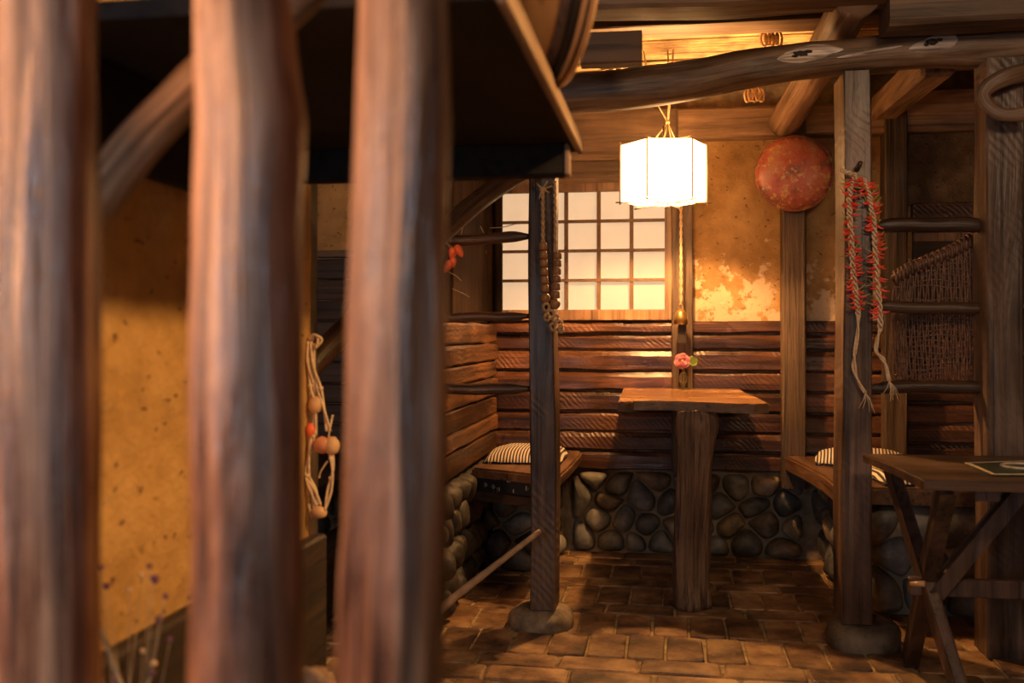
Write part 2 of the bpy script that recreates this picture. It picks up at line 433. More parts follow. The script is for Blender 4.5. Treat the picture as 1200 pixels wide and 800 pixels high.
def mat_striped():
    m, nt, b = nodes('striped_cloth'); L = nt.links
    co = coords(nt, 'object', False)
    sx = N(nt, 'ShaderNodeSeparateXYZ'); L.new(co, sx.inputs[0])
    n = N(nt, 'ShaderNodeTexNoise', Scale=5.0); L.new(co, n.inputs['Vector'])
    mu = N(nt, 'ShaderNodeMath', operation='MULTIPLY_ADD'); L.new(n.outputs[0], mu.inputs[0]); mu.inputs[1].default_value = 0.012
    L.new(sx.outputs['X'], mu.inputs[2])
    k = N(nt, 'ShaderNodeMath', operation='MULTIPLY'); L.new(mu.outputs[0], k.inputs[0]); k.inputs[1].default_value = 2 * math.pi / 0.0125
    s = N(nt, 'ShaderNodeMath', operation='SINE'); L.new(k.outputs[0], s.inputs[0])
    r = ramp(nt, [(0.40, (0.035, 0.028, 0.030)), (0.56, (0.70, 0.60, 0.46))], s.outputs[0])
    mr = N(nt, 'ShaderNodeMapRange'); mr.inputs['From Min'].default_value = -1; L.new(s.outputs[0], mr.inputs[0])
    L.new(mr.outputs[0], r.inputs[0]); L.new(r.outputs[0], b.inputs['Base Color'])
    b.inputs['Roughness'].default_value = 0.9
    n2 = N(nt, 'ShaderNodeTexNoise', Scale=400.0); L.new(co, n2.inputs['Vector'])
    L.new(bump(nt, n2.outputs[0], 0.4, 0.001), b.inputs['Normal'])
    return m
M['striped'] = mat_striped()

def mat_printed():
    m, nt, b = nodes('printed_cloth'); L = nt.links
    co = coords(nt, 'object', False)
    vo = N(nt, 'ShaderNodeTexVoronoi', Scale=32.0); L.new(co, vo.inputs['Vector'])
    w = N(nt, 'ShaderNodeTexWave', Scale=38.0, Distortion=6.0); L.new(co, w.inputs['Vector'])
    mu = N(nt, 'ShaderNodeMath', operation='MULTIPLY'); 
    a = ramp(nt, [(0.28, (1, 1, 1)), (0.36, (0, 0, 0))], vo.outputs['Distance'])
    c = ramp(nt, [(0.45, (0, 0, 0)), (0.6, (1, 1, 1))], w.outputs['Fac'])
    L.new(a.outputs[0], mu.inputs[0]); L.new(c.outputs[0], mu.inputs[1])
    r = ramp(nt, [(0.2, (0.012, 0.013, 0.018)), (0.6, (0.42, 0.38, 0.33))], mu.outputs[0])
    L.new(r.outputs[0], b.inputs['Base Color']); b.inputs['Roughness'].default_value = 0.9
    return m
M['printed'] = mat_printed()

def mat_lacquer():
    m, nt, b = nodes('worn_red_lacquer'); L = nt.links
    co = coords(nt, 'object', False)
    n1 = N(nt, 'ShaderNodeTexNoise', Scale=9.0, Detail=6.0, Roughness=0.6); L.new(co, n1.inputs['Vector'])
    n2 = N(nt, 'ShaderNodeTexNoise', Scale=42.0, Detail=4.0, Roughness=0.7); L.new(co, n2.inputs['Vector'])
    base = ramp(nt, [(0.38, (0.14, 0.05, 0.035)), (0.5, (0.34, 0.075, 0.045)), (0.62, (0.36, 0.16, 0.10))], n1.outputs[0])
    sp = ramp(nt, [(0.54, (0, 0, 0)), (0.62, (1, 1, 1))], n2.outputs[0])
    mx = N(nt, 'ShaderNodeMix', data_type='RGBA'); L.new(sp.outputs[0], mx.inputs[0]); L.new(base.outputs[0], mx.inputs[6])
    mx.inputs[7].default_value = (0.42, 0.26, 0.09, 1)
    L.new(mx.outputs[2], b.inputs['Base Color']); b.inputs['Roughness'].default_value = 0.38
    L.new(bump(nt, n1.outputs[0], 0.25, 0.006), b.inputs['Normal'])
    return m
M['lacquer'] = mat_lacquer()

def mat_glow(name, col, strength, alb=(0.8, 0.75, 0.65)):
    m, nt, b = nodes(name); L = nt.links
    b.inputs['Base Color'].default_value = (*alb, 1); b.inputs['Roughness'].default_value = 0.9
    n = N(nt, 'ShaderNodeTexNoise', Scale=14.0, Detail=5.0); L.new(coords(nt), n.inputs['Vector'])
    r = ramp(nt, [(0.3, tuple(c * 0.92 for c in col)), (0.7, col)], n.outputs[0])
    L.new(r.outputs[0], b.inputs['Emission Color']); b.inputs['Emission Strength'].default_value = strength
    return m
M['lamp_paper'] = mat_glow('lit_lantern_paper', (1.0, 0.50, 0.18), 12.5)
M['bulb'] = mat_glow('lamp_bulb', (1.0, 0.6, 0.3), 40.0)
M['shoji'] = mat_glow('daylit_window_paper', (1.0, 0.64, 0.37), 0.76, (0.22, 0.2, 0.17))

def mat_hide():
    m, nt, b = nodes('stretched_hide'); L = nt.links
    co = coords(nt, 'object', False)
    n1 = N(nt, 'ShaderNodeTexNoise', Scale=14.0, Detail=5.0); L.new(co, n1.inputs['Vector'])
    r = ramp(nt, [(0.38, (0.30, 0.11, 0.03)), (0.5, (0.85, 0.42, 0.12)), (0.66, (0.95, 0.52, 0.17))], n1.outputs[0])
    L.new(r.outputs[0], b.inputs['Base Color']); b.inputs['Roughness'].default_value = 0.5
    tr = N(nt, 'ShaderNodeBsdfTranslucent'); L.new(r.outputs[0], tr.inputs[0])
    mx = N(nt, 'ShaderNodeMixShader'); mx.inputs[0].default_value = 0.6
    L.new(b.outputs[0], mx.inputs[1]); L.new(tr.outputs[0], mx.inputs[2])
    L.new(mx.outputs[0], nt.nodes['Material Output'].inputs[0])
    return m
M['hide'] = mat_hide()
def mat_glass():
    m, nt, b = nodes('clear_glass')
    b.inputs['Transmission Weight'].default_value = 1.0; b.inputs['Roughness'].default_value = 0.03
    b.inputs['IOR'].default_value = 1.45; b.inputs['Base Color'].default_value = (0.85, 0.9, 0.85, 1)
    return m
M['glass'] = mat_glass()
M['cover'] = plain('dark_green_card', (0.02, 0.035, 0.016), 0.35)
M['cream'] = plain('cream_print', (0.62, 0.5, 0.32), 0.5)

# ------------------------------------------------------------------ setting
YB = 4.27          # back wall face
XL = -0.765        # partition / left wall face
XR = 1.80
X0 = -2.40
TOP = 2.30
FY = 0.45

# floor with laid bricks
floor = link('floor', box_bm((X0, FY, -0.08), (XR, YB + 0.02, -0.006)), M['joint']); tag(floor, kind='structure')
rng = random.Random(7)
def brick_mesh(w, d, seed):
    rr = random.Random(seed); bm = bmesh.new(); h = 0.018
    g = 0.0045; b = 0.006
    j = lambda s=0.003: rr.uniform(-s, s)
    c = [(-w/2 + g + j(), -d/2 + g + j()), (w/2 - g + j(), -d/2 + g + j()), (w/2 - g + j(), d/2 - g + j()), (-w/2 + g + j(), d/2 - g + j())]
    pts = []
    for i in range(4):      # rounded corners
        p = Vector(c[i]); q0 = Vector(c[i - 1]); q1 = Vector(c[(i + 1) % 4])
        pts += [p + (q0 - p).normalized() * 0.012, p + ((q0 - p).normalized() + (q1 - p).normalized()) * 0.003, p + (q1 - p).normalized() * 0.012]
    lev = [(-h, 1.0), (-0.004, 1.0), (0.0, 0.94)]
    rings = []
    for z, s in lev:
        rings.append([bm.verts.new((p.x * s if s < 1 else p.x, p.y * (1 - (1 - s) * min(1, w / d)) if s < 1 else p.y, z)) for p in pts])
    n = len(pts)
    for k in range(2):
        for i in range(n):
            bm.faces.new((rings[k][i], rings[k][(i + 1) % n], rings[k + 1][(i + 1) % n], rings[k + 1][i]))
    bm.faces.new(rings[-1])
    me = bpy.data.meshes.new('brick'); bmesh.ops.recalc_face_normals(bm, faces=bm.faces); bm.to_mesh(me); bm.free()
    me.materials.append(M['brick']); return me
W = 0.115
meshes = {'s': [brick_mesh(2 * W, W, i) for i in range(6)], 'h': [brick_mesh(W, 2 * W, 10 + i) for i in range(6)], 'q': [brick_mesh(W, W, 20 + i) for i in range(4)]}
cells = []
y = YB - 0.02; row = 0
while y > 2.05:
    kind = ['s', 's', 'h', 's', 'h', 's', 'h', 'h'][row % 8]
    dpt = 2 * W if kind == 'h' else W
    x = -1.35 + (row * 0.37 * W) % (2 * W)
    while x < 1.55:
        w = 2 * W if kind == 's' else W
        cells.append((x + w / 2, y - dpt / 2, kind)); x += w
    y -= dpt; row += 1
def seen(x, y):
    D = -x * SA + y * CA; X = x * CA + y * SA
    return -60 < 600 + F * X / D < 1260 and HZ + F * H / D < 850
cells = [c for c in cells if seen(c[0], c[1])]
cells.sort(key=lambda c: c[1])
rest = cells[296:]; cells = cells[:296]
for (x, y, k) in cells:
    me = rng.choice(meshes[k])
    place('brick', me, (x, y, rng.uniform(-0.002, 0.002)), floor, (rng.uniform(-.008, .008), rng.uniform(-.008, .008), rng.uniform(-.012, .012)))
if rest:
    bm = bmesh.new()
    for (x, y, k) in rest:
        w = 2 * W if k == 's' else W; d = 2 * W if k == 'h' else W
        box_bm((x - w/2 + .005, y - d/2 + .005, -.02), (x + w/2 - .005, y + d/2 - .005, 0), 0.003, bm)
    tag(link('far_bricks', bm, M['brick'], floor), kind='stuff')

# back wall with plaster, planks and fieldstones
wall_back = link('wall_back', box_bm((X0, YB, -0.08), (XR, YB + 0.12, TOP)), M['mortar']); tag(wall_back, kind='structure')
link('plaster_field', box_bm((-0.06, YB - 0.012, 0.98), (XR, YB + 0.001, 1.80)), M['plaster'], wall_back)

def plank(parent, p0, uv, nv, length, z0, z1, t, seed, mat, slope=0.0, name='plank', chamfer=None, wav=0.006, smooth=False):
    """board on a wall: p0 start point, uv along, nv out of the wall"""
    r = random.Random(seed); bm = bmesh.new(); n = max(6, int(length / 0.055))
    p0, uv, nv = Vector(p0), Vector(uv), Vector(nv)
    ch = chamfer if chamfer is not None else r.uniform(0.008, 0.02)
    rings = []
    for k in range(n + 1):
        s = k / n * length
        a = nz((s * 5, seed, 0)) * wav; b = nz((s * 5, 0, seed + 3)) * wav; c = abs(nz((s * 4, seed, 7))) * 0.016
        tt = t + nz((s * 2, 2, seed)) * 0.004
        dz = slope * s
        pr = [(0, z0 + b), (tt * 0.8, z0 + b), (tt, z0 + b + 0.006), (tt, z1 - ch - c), (tt - (ch + c) * 0.55, z1 + a - 0.002), (0, z1 + a)]
        rings.append([bm.verts.new(Vector((p0.x, p0.y, 0)) + uv * s + nv * q + Vector((0, 0, z + dz))) for q, z in pr])
    m = len(rings[0])
    for k in range(n):
        for j in range(m):
            bm.faces.new((rings[k][j], rings[k][(j + 1) % m], rings[k + 1][(j + 1) % m], rings[k + 1][j]))
    bm.faces.new(rings[0]); bm.faces.new(list(reversed(rings[-1])))
    return link(name, bm, mat, parent, smooth)

rows = [0.983, 0.925, 0.856, 0.768, 0.683, 0.595, 0.510, 0.430, 0.348]
def xb(px, yy=YB): return at_y(px, 400, yy).x
segs = [(XL, xb(788), 1), (xb(810), xb(919), 2), (xb(943), xb(1039), 3), (xb(1062), XR, 4)]
for (xa, xe, sd) in segs:
    for i in range(8):
        z1, z0 = rows[i], rows[i + 1]
        j = random.Random(sd * 20 + i)
        if sd == 4: z1 += 0.05; z0 += 0.05
        plank(wall_back, (xa, YB, 0), (1, 0, 0), (0, -1, 0), xe - xa, z0 + 0.007, z1, j.uniform(0.022, 0.040), sd * 20 + i, M['plank_x'])
# far left bay of the back wall: dark boards up to the ledge, plaster above
for i in range(10):
    plank(wall_back, (X0, YB, 0), (1, 0, 0), (0, -1, 0), XL - 0.02 - X0, 0.34 + i * 0.092 + 0.004, 0.34 + (i + 1) * 0.092, 0.02 + 0.012 * (i % 2), 200 + i, M['dark_x'], chamfer=0.005)
link('ledge_board', box_bm((X0, YB - 0.07, 1.268), (XL - 0.02, YB, 1.296), 0.004), M['ceil_x'], wall_back)
link('plaster_field', box_bm((X0, YB - 0.012, 1.29), (XL - 0.02, YB + 0.001, 1.80)), M['plaster_l'], wall_back)

def clip(poly, p, n):
    out = []
    for i in range(len(poly)):
        a, b = poly[i], poly[(i + 1) % len(poly)]
        da, db = (a - p).dot(n), (b - p).dot(n)
        if da <= 0: out.append(a)
        if da * db < 0: out.append(a + (b - a) * (da / (da - db)))
    return out
def stones(parent, origin, uv, nv, w, h, cell, seed, prot=0.035, gap=0.006, zb=0.0, clipx=None, mats=('stone', 'stone', 'stone_b')):
    """fieldstones filling a w x h panel, each its own object"""
    r = random.Random(seed); origin, uv, nv = Vector(origin), Vector(uv), Vector(nv)
    pts = []
    nx, ny = max(1, round(w / cell)), max(1, round(h / (cell * 0.82)))
    for j in range(ny):
        for i in range(nx):
            pts.append(Vector(((i + 0.5 + (0.25 if j % 2 else -0.25) + r.uniform(-.3, .3)) * w / nx, (j + .5 + r.uniform(-.3, .3)) * h / ny)))
    for i, p in enumerate(pts):
        poly = [Vector((0, 0)), Vector((w, 0)), Vector((w, h)), Vector((0, h))]
        for k, q in enumerate(pts):
            if k != i:
                poly = clip(poly, (p + q) / 2, (q - p).normalized())
                if len(poly) < 3: break
        if len(poly) < 3: continue
        c = sum(poly, Vector((0, 0))) / len(poly)
        poly = [v - (v - c).normalized() * gap for v in poly]
        for _ in range(2):
            np_ = []
            for k in range(len(poly)):
                a, b = poly[k], poly[(k + 1) % len(poly)]
                np_ += [a * 0.78 + b * 0.22, a * 0.22 + b * 0.78]
            poly = np_
        size = max((v - c).length for v in poly)
        if size < 0.022: continue
        pr = prot * r.uniform(0.65, 1.25); bm = bmesh.new(); rings = []
        tx, ty = r.uniform(-.25, .25), r.uniform(-.3, .3)
        for (s, d) in ((1.0, -0.2), (1.0, 0.15), (0.92, 0.52), (0.74, 0.80), (0.45, 0.96)):
            ring = []
            for v in poly:
                q = (v - c) * s; dd = d * pr + (q.x * tx + q.y * ty) * max(0, d)
                dd += 0.006 * nz((v.x * 20 * s, v.y * 20 * s, seed), 1, i)
                ring.append(bm.verts.new(origin + uv * (c.x + q.x) + nv * dd + Vector((0, 0, zb + c.y + q.y))))
            rings.append(ring)
        n = len(poly)
        for k in range(len(rings) - 1):
            for m in range(n):
                bm.faces.new((rings[k][m], rings[k][(m + 1) % n], rings[k + 1][(m + 1) % n], rings[k + 1][m]))
        cv = bm.verts.new(origin + uv * c.x + nv * pr * 1.02 + Vector((0, 0, zb + c.y)))
        for m in range(n): bm.faces.new((rings[-1][m], rings[-1][(m + 1) % n], cv))
        link('stone', bm, M[r.choice(mats)], parent, True)
stones(wall_back, (-0.42, YB, 0), (1, 0, 0), (0, -1, 0), 0.96, 0.345, 0.118, 11, 0.06)
stones(wall_back, (-1.6, YB, 0), (1, 0, 0), (0, -1, 0), 0.8, 0.335, 0.12, 12, 0.045)

def trim(name, bm, mat): return tag(link(name, bm, mat), kind='structure')
# posts standing in the back wall
for k, (pa, pb, z0, z1, y0) in enumerate([(787, 812, 0.35, 1.86, YB - 0.06), (917, 945, 0.30, 1.86, YB - 0.10), (1037, 1064, 0.42, 1.86, YB - 0.10)]):
    trim('trim_%d' % (k + 1), hewn_bm((xb(pa, y0), y0, z0), (xb(pb, y0), YB + 0.01, z1), k + 3, 0.003, 0.005, 20), M['post_old'])
# head beam of the back wall, boards over the window
trim('trim_4', hewn_bm((xb(795, YB - .1), YB - 0.09, 1.735), (XR, YB, 1.86), 4, 0.005, 0.008, 24), M['ceil_x'])
trim('trim_5', hewn_bm((XL, YB - 0.075, 1.66), (xb(792, YB - .1), YB, 1.87), 5, 0.004, 0.006, 20), M['ceil_x'])
trim('trim_6', box_bm((XL, YB - 0.03, 1.555), (xb(788), YB, 1.665), 0.003), M['ceil_x'])
# low lintel in the right bay
trim('trim_7', hewn_bm((xb(1066), YB - 0.06, 1.39), (XR, YB, 1.455), 8, 0.003, 0.006, 16), M['plank_x'])
link('niche_panel', box_bm((xb(1068), YB - 0.03, 1.05), (XR, YB, 1.39)), M['dark_x'], wall_back)
link('niche_frame', box_bm((xb(1068), YB - 0.045, 1.30), (xb(1150), YB - 0.02, 1.335), 0.003), M['frame'], wall_back)
# lit plaster lip and rough upper field in the right bay
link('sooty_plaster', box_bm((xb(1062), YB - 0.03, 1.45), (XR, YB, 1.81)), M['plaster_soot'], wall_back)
link('ceiling_plate', hewn_bm((xb(1040), YB - 0.10, 1.80), (XR, YB, 1.90), 15, 0.004, 0.006, 14), M['ceil_x'], wall_back)

# left corner: dark upright boards beside the window
for k, (pa, pb, dp) in enumerate([(520, 549, 0.02), (551, 574, 0.05), (576, 583, 0.03)]):
    xa = max(xb(pa), XL + 0.0) if k else -0.98
    link('upright_board', hewn_bm((xa, YB - dp, 0.985), (xb(pb), YB, 1.70), k + 30, 0.002, 0.004, 8), M['dark_z'], wall_back)

# window 1: paper panes in a thin lattice
xa, xe = xb(590), xb(779)
zt, zb_ = at_y(690, 226, YB).z, at_y(690, 363, YB).z
win = empty('window_1', ((xa + xe) / 2, YB - 0.03, zb_), kind='structure')
fw = 0.030
yf0, yf1 = YB - 0.045, YB - 0.005
link('frame_stile', box_bm((xa - fw, yf0, zb_ - 0.045), (xa, yf1, zt + 0.02), 0.002), M['dark_z'], win)
link('frame_stile', box_bm((xe, yf0, zb_ - 0.045), (xe + fw, yf1, zt + 0.02), 0.002), M['frame'], win)
link('frame_rail', box_bm((xa, yf0, zb_ - 0.045), (xe, yf1, zb_), 0.002), M['frame'], win)
link('frame_rail', box_bm((xa, yf0, zt), (xe, yf1, zt + 0.035), 0.002), M['frame'], win)
nc, nr_ = 5, 4
cw, rh = (xe - xa) / nc, (zt - zb_) / nr_
for i in range(nc):
    for j in range(nr_):
        link('pane', box_bm((xa + i * cw, YB - 0.020, zb_ + j * rh), (xa + (i + 1) * cw, YB - 0.014, zb_ + (j + 1) * rh)), M['shoji'], win)
for i in range(1, nc):
    link('muntin', box_bm((xa + i * cw - 0.008, YB - 0.038, zb_), (xa + i * cw + 0.008, YB - 0.020, zt)), M['muntin'], win)
for j in range(1, nr_):
    link('muntin', box_bm((xa, YB - 0.042, zb_ + j * rh - 0.006), (xe, YB - 0.024, zb_ + j * rh + 0.006)), M['muntin'], win)

# left wall (near part: earth plaster), its end post and foot board
def rough_wall(x0, x1, y0, y1, z0, z1, amp=0.006):
    bm = bmesh.new(); ny, nzz = 60, 60; g = []
    for i in range(ny + 1):
        g.append([bm.verts.new((x1 + amp * (nz((i * .21, j * .21, 3)) + .5 * nz((i * .5, j * .5, 8))), y0 + (y1 - y0) * i / ny, z0 + (z1 - z0) * j / nzz)) for j in range(nzz + 1)])
    for i in range(ny):
        for j in range(nzz): bm.faces.new((g[i][j], g[i + 1][j], g[i + 1][j + 1], g[i][j + 1]))
    b = [bm.verts.new((x0, y0, z0)), bm.verts.new((x0, y1, z0)), bm.verts.new((x0, y1, z1)), bm.verts.new((x0, y0, z1))]
    bm.faces.new(b)
    bm.faces.new([b[0]] + [b[3]] + [g[0][j] for j in range(nzz, -1, -1)])
    bm.faces.new([b[1]] + [g[ny][j] for j in range(nzz + 1)] + [b[2]])
    bm.faces.new([b[3], b[2]] + [g[i][nzz] for i in range(ny, -1, -1)])
    bm.faces.new([b[1], b[0]] + [g[i][0] for i in range(ny + 1)])
    return bm
wl = link('wall_left', rough_wall(XL - 0.1, XL, 0.80, 2.04, -0.02, TOP), M['plaster_l'], smooth=True); tag(wl, kind='structure')
trim('trim_8', hewn_bm((-0.865, 2.04, -0.01), (-0.775, 2.12, TOP), 9, 0.003, 0.006, 20), M['post_old'])
trim('baseboard_left', hewn_bm((XL + 0.006, 0.8, 0.0), (XL + 0.04, 2.03, 0.505), 10, 0.003, 0.006, 16), M['dark_y'])
wol = link('wall_far_left', box_bm((X0 - 0.1, FY, -0.08), (X0, YB + 0.12, TOP)), M['plaster_l']); tag(wol, kind='structure')
wr = link('wall_right', box_bm((XR, FY, -0.08), (XR + 0.1, YB + 0.12, TOP)), M['plaster']); tag(wr, kind='structure')

# low partition between the booths: slanting split boards on a stone foot
part = link('wall_partition', box_bm((XL - 0.06, 3.10, 0.0), (XL, YB, 0.965)), M['dark_y']); tag(part, kind='structure')
zz = [0.43, 0.52, 0.585, 0.665, 0.745, 0.815, 0.89, 0.972]
for i in range(7):
    plank(part, (XL, 3.12, 0), (0, 1, 0), (1, 0, 0), YB - 0.05 - 3.12, zz[i] + 0.003, zz[i + 1] - 0.002, 0.022 + 0.006 * (i % 2), 60 + i, M['plank_y'], wav=0.007, chamfer=0.007)
stones(part, (XL, 3.10, 0), (0, 1, 0), (1, 0, 0), YB - 0.05 - 3.10, 0.42, 0.12, 13, 0.06, mats=('stone_shaded',))
link('upper_boards', hewn_bm((XL - 0.05, 3.55, 0.975), (XL - 0.02, YB, 1.70), 19, 0.002, 0.004, 8), M['dark_z'], part)

# ceiling, reed mat, beams
ceil = link('ceiling', box_bm((X0, FY, TOP - 0.03), (XR, YB + 0.12, TOP + 0.05)), M['dark_x']); tag(ceil, kind='structure')
bm = bmesh.new(); rr = random.Random(3)
yy = 3.30
while yy < YB + 0.0:
    rad = rr.uniform(0.005, 0.010); z = 2.0 + rr.uniform(-0.008, 0.008)
    tube_bm([(-0.9, yy, z), (0.2, yy + rr.uniform(-.006, .006), z + rr.uniform(-.006, .006)), (1.0, yy + rr.uniform(-.006, .006), z), (XR, yy, z)], rad, 6, bm)
    yy += rad * 2 + rr.uniform(0.0, 0.008)
tag(link('reeds', bm, M['reed'], ceil, True), kind='stuff')
link('roof_board', box_bm((X0, 3.28, 2.02), (XR, YB, 2.035)), M['dark_x'], ceil)
link('pale_board', hewn_bm((-0.6, 3.32, 1.945), (0.75, 3.46, 1.975), 51, 0.002, 0.004, 14), M['ceil_x'], ceil)
trim('trim_9', hewn_bm((-0.9, 2.88, 1.865), (0.62, 3.02, 2.08), 61, 0.008, 0.01, 22, 0.01), M['ceil_x'])
trim('trim_10', hewn_bm((0.60, 2.90, 1.79), (XR, 3.05, 2.0), 62, 0.008, 0.012, 22, 0.01), M['rafter_dark'])

# ------------------------------------------------------------------ posts, rails and the log beam
def timber_post(name, pa, pb, y0, dep, z0, z1, label, seed, mat='post', group=None, taper=0.0):
    pz = at_y((pa + pb) / 2, 500, y0)
    bm = hewn_bm((at_y(pa, 500, y0).x, y0, z0), (at_y(pb, 500, y0).x, y0 + dep, z1), seed, 0.003, 0.005, 30, 0.008)
    if taper:
        cx = (at_y(pa, 500, y0).x + at_y(pb, 500, y0).x) / 2
        for v in bm.verts:
            k = 1 - taper * (v.co.z - z0) / (z1 - z0)
            v.co.x = cx + (v.co.x - cx) * k
    o = link(name, bm, M[mat]); tag(o, label, 'post', group); return o
timber_post('timber_post', 620, 650, 3.10, 0.13, 0.062, 1.665, 'dark squared timber post left of the log-leg table, carved beads hanging on it', 1)
timber_post('timber_post', 987, 1023, 3.055, 0.17, 0.075, 1.705, 'timber post with two red chili braids hanging down its front', 2, taper=0.12)
timber_post('timber_post', 1157, 1201, 3.03, 0.13, 0.0, 1.72, 'timber post at the right edge of the view behind the trestle table', 3)
hp = link('timber_post', hewn_bm((XL - 0.07, 3.0, 0.0), (XL + 0.03, 3.10, 1.66), 4, 0.003, 0.006, 20, 0.006), M['post'])
tag(hp, 'timber post hidden behind the third lattice bar, at the end of the low partition', 'post')

def rock(name, c, rx, ry, rz, seed, mat, label):
    bm = bmesh.new(); bmesh.ops.create_icosphere(bm, subdivisions=4, radius=1)
    for v in bm.verts:
        n = 1 + 0.14 * nz(v.co, 1.1, seed) + 0.04 * nz(v.co, 3.2, seed)
        x, y, z = v.co * n
        z = math.copysign(abs(z) ** 0.72, z)
        z = min(z, 0.80 + 0.02 * nz(v.co, 3, seed))
        v.co = Vector((c[0] + x * rx, c[1] + y * ry, c[2] + z * rz))
    o = link(name, bm, M[mat], None, True); tag(o, label, 'stone'); return o
rock('post_stone', at_y(634, 400, 3.17).to_2d().to_3d() + Vector((0, 0, 0.012)), 0.108, 0.10, 0.060, 5, 'stone_b', 'round flattened footing stone under the left timber post with the bead string')
rock('post_stone', at_y(1012, 400, 3.13).to_2d().to_3d() + Vector((0, 0, 0.015)), 0.112, 0.12, 0.072, 9, 'stone_b', 'oval footing stone under the post with the chili braids')

def log(name, pts, radii, mat, label, cat, seed, seg=18, rough=0.14, sub=6, group=None, squash=1.0):
    bm = tube_bm(pts, radii, seg, rough=rough, seed=seed, sub=sub, squash=squash)
    o = link(name, bm, M[mat], None, True)
    tag(o, label, cat, group); return o
beam_pts = [at_y(px, py, 3.13) for px, py in ((560, 128), (665, 110), (730, 104), (800, 96), (870, 82), (945, 71), (1010, 65), (1090, 57), (1150, 54), (1230, 46))]
beam = empty('log_beam', beam_pts[5] - Vector((0, 0, 0.06)), 'crooked log beam with two pale sawn knots lying across the posts', 'beam')
link('trunk', tube_bm(beam_pts, [.062, .062, .063, .064, .060, .056, .052, .056, .062, .066], 24, rough=0.10, seed=4, sub=6), M['log'], beam, True)
def scar(px, py, rx, rz, seed, tilt, core=True, name='knot'):
    c = at_y(px, py, 3.13)
    bm = bmesh.new(); bmesh.ops.create_uvsphere(bm, u_segments=40, v_segments=16, radius=1)
    for v in bm.verts:
        x, y, z = v.co; n = 1 + 0.16 * nz((x * 2, z * 2, 0), 1.6, seed)
        z *= (1 - abs(x) ** 2.2 * 0.8) * n
        v.co = Vector((c.x + x * rx, c.y - 0.044 + y * 0.016 + 0.010 * z * z, c.z + z * rz + x * rx * tilt))
    k = link(name, bm, M['sawn'], beam, True); k['label'] = 'pale worn knot' if core else 'pale worn streak'
    if core:
        for q in range(3):
            bm = bmesh.new(); bmesh.ops.create_icosphere(bm, subdivisions=3, radius=1)
            ox, oz, sc = ((-.12, .1, 1), (.06, .25, .55), (-.26, -.1, .5))[q]
            for v in bm.verts:
                n = 1 + 0.6 * nz(v.co, 1.8, seed + 2 + q)
                v.co = Vector((c.x + rx * ox + v.co.x * rx * .15 * sc * n, c.y - 0.0585 + v.co.y * 0.004, c.z + rz * oz + v.co.z * rz * .26 * sc * n))
            link('knot_pit', bm, M['knot_core'], k, True)
scar(942, 70, 0.125, 0.034, 1, 0.10)
scar(1092, 57, 0.110, 0.036, 3, 0.12)
scar(1018, 66, 0.12, 0.009, 7, 0.14, False, 'streak')

# rafters and braces running to the back wall
log('rafter_log', [at_y(919, 144, 4.17), at_y(945, 100, 3.75), at_y(975, 45, 3.3), at_y(1005, -8, 2.95)], [.062, .062, .064, .066], 'log', 'rough rafter log running up from behind the red disc over the log beam', 'rafter', 21, 14)
bm = bar_bm(at_y(1036, 126, 4.2), at_y(1100, 70, 3.25), 0.10, 0.10, bevel=0.012)
tag(link('rafter', bm, M['ceil_y']), 'squared rafter above the wall post to the right of the chili braids', 'rafter')
bm = bar_bm(at_y(1086, 118, 4.05), at_y(1112, 96, 3.6), 0.02, 0.05, bevel=0.004)
jo = hewn_bm((at_y(680, 50, 2.82).x, 2.82, at_y(720, 74, 2.82).z), (at_y(752, 50, 2.82).x, 2.875, at_y(720, 26, 2.75).z), 66, 0.003, 0.005, 10)
bm.free()
tag(link('ceiling_joist', jo, M['joist']), 'dark squared joist end jutting out above the log beam', 'joist')

# round rails of the two low screens
def rail(pa, ya, pb, yb_, y, label, group, seed, r=0.019, sag=0.0):
    a, b = at_y(pa, ya, y), at_y(pb, yb_, y); pts = []; n = 6
    for k in range(n + 1):
        t = k / n; p = a.lerp(b, t); p.z += sag * math.sin(math.pi * t) + 0.006 * nz((t * 3, seed, 0)); pts.append(p)
    rad = [r * (0.45 if k in (0, n) else 1.0) for k in range(n + 1)]
    o = link('rail', tube_bm(pts, rad, 14, rough=0.12, seed=seed, sub=4), M['rail'], None, True)
    tag(o, label, 'rail', group)
g1, g2 = 'round rails of the left booth screen', 'round rails of the right booth screen'
rail(492, 284, 621, 277, 3.13, 'highest rounded dark rail left of the beaded post, crossing the window', g1, 1, 0.018)
rail(492, 373, 621, 370, 3.13, 'middle rounded dark rail left of the beaded post, at the window foot', g1, 2, 0.015)
rail(492, 456, 621, 455, 3.13, 'lowest rounded dark rail left of the beaded post, above the striped cushion', g1, 3, 0.018)
rail(1020, 266, 1164, 266, 3.11, 'highest rounded dark rail right of the chili post, above the wicker', g2, 4, 0.022, 0.008)
rail(1016, 360, 1164, 361, 3.11, 'middle reddish-brown rail right of the chili post, crossing the wicker', g2, 5, 0.018)
rail(1016, 455, 1166, 457, 3.11, 'lowest dark rail right of the chili post, under the wicker', g2, 6, 0.020, 0.008)

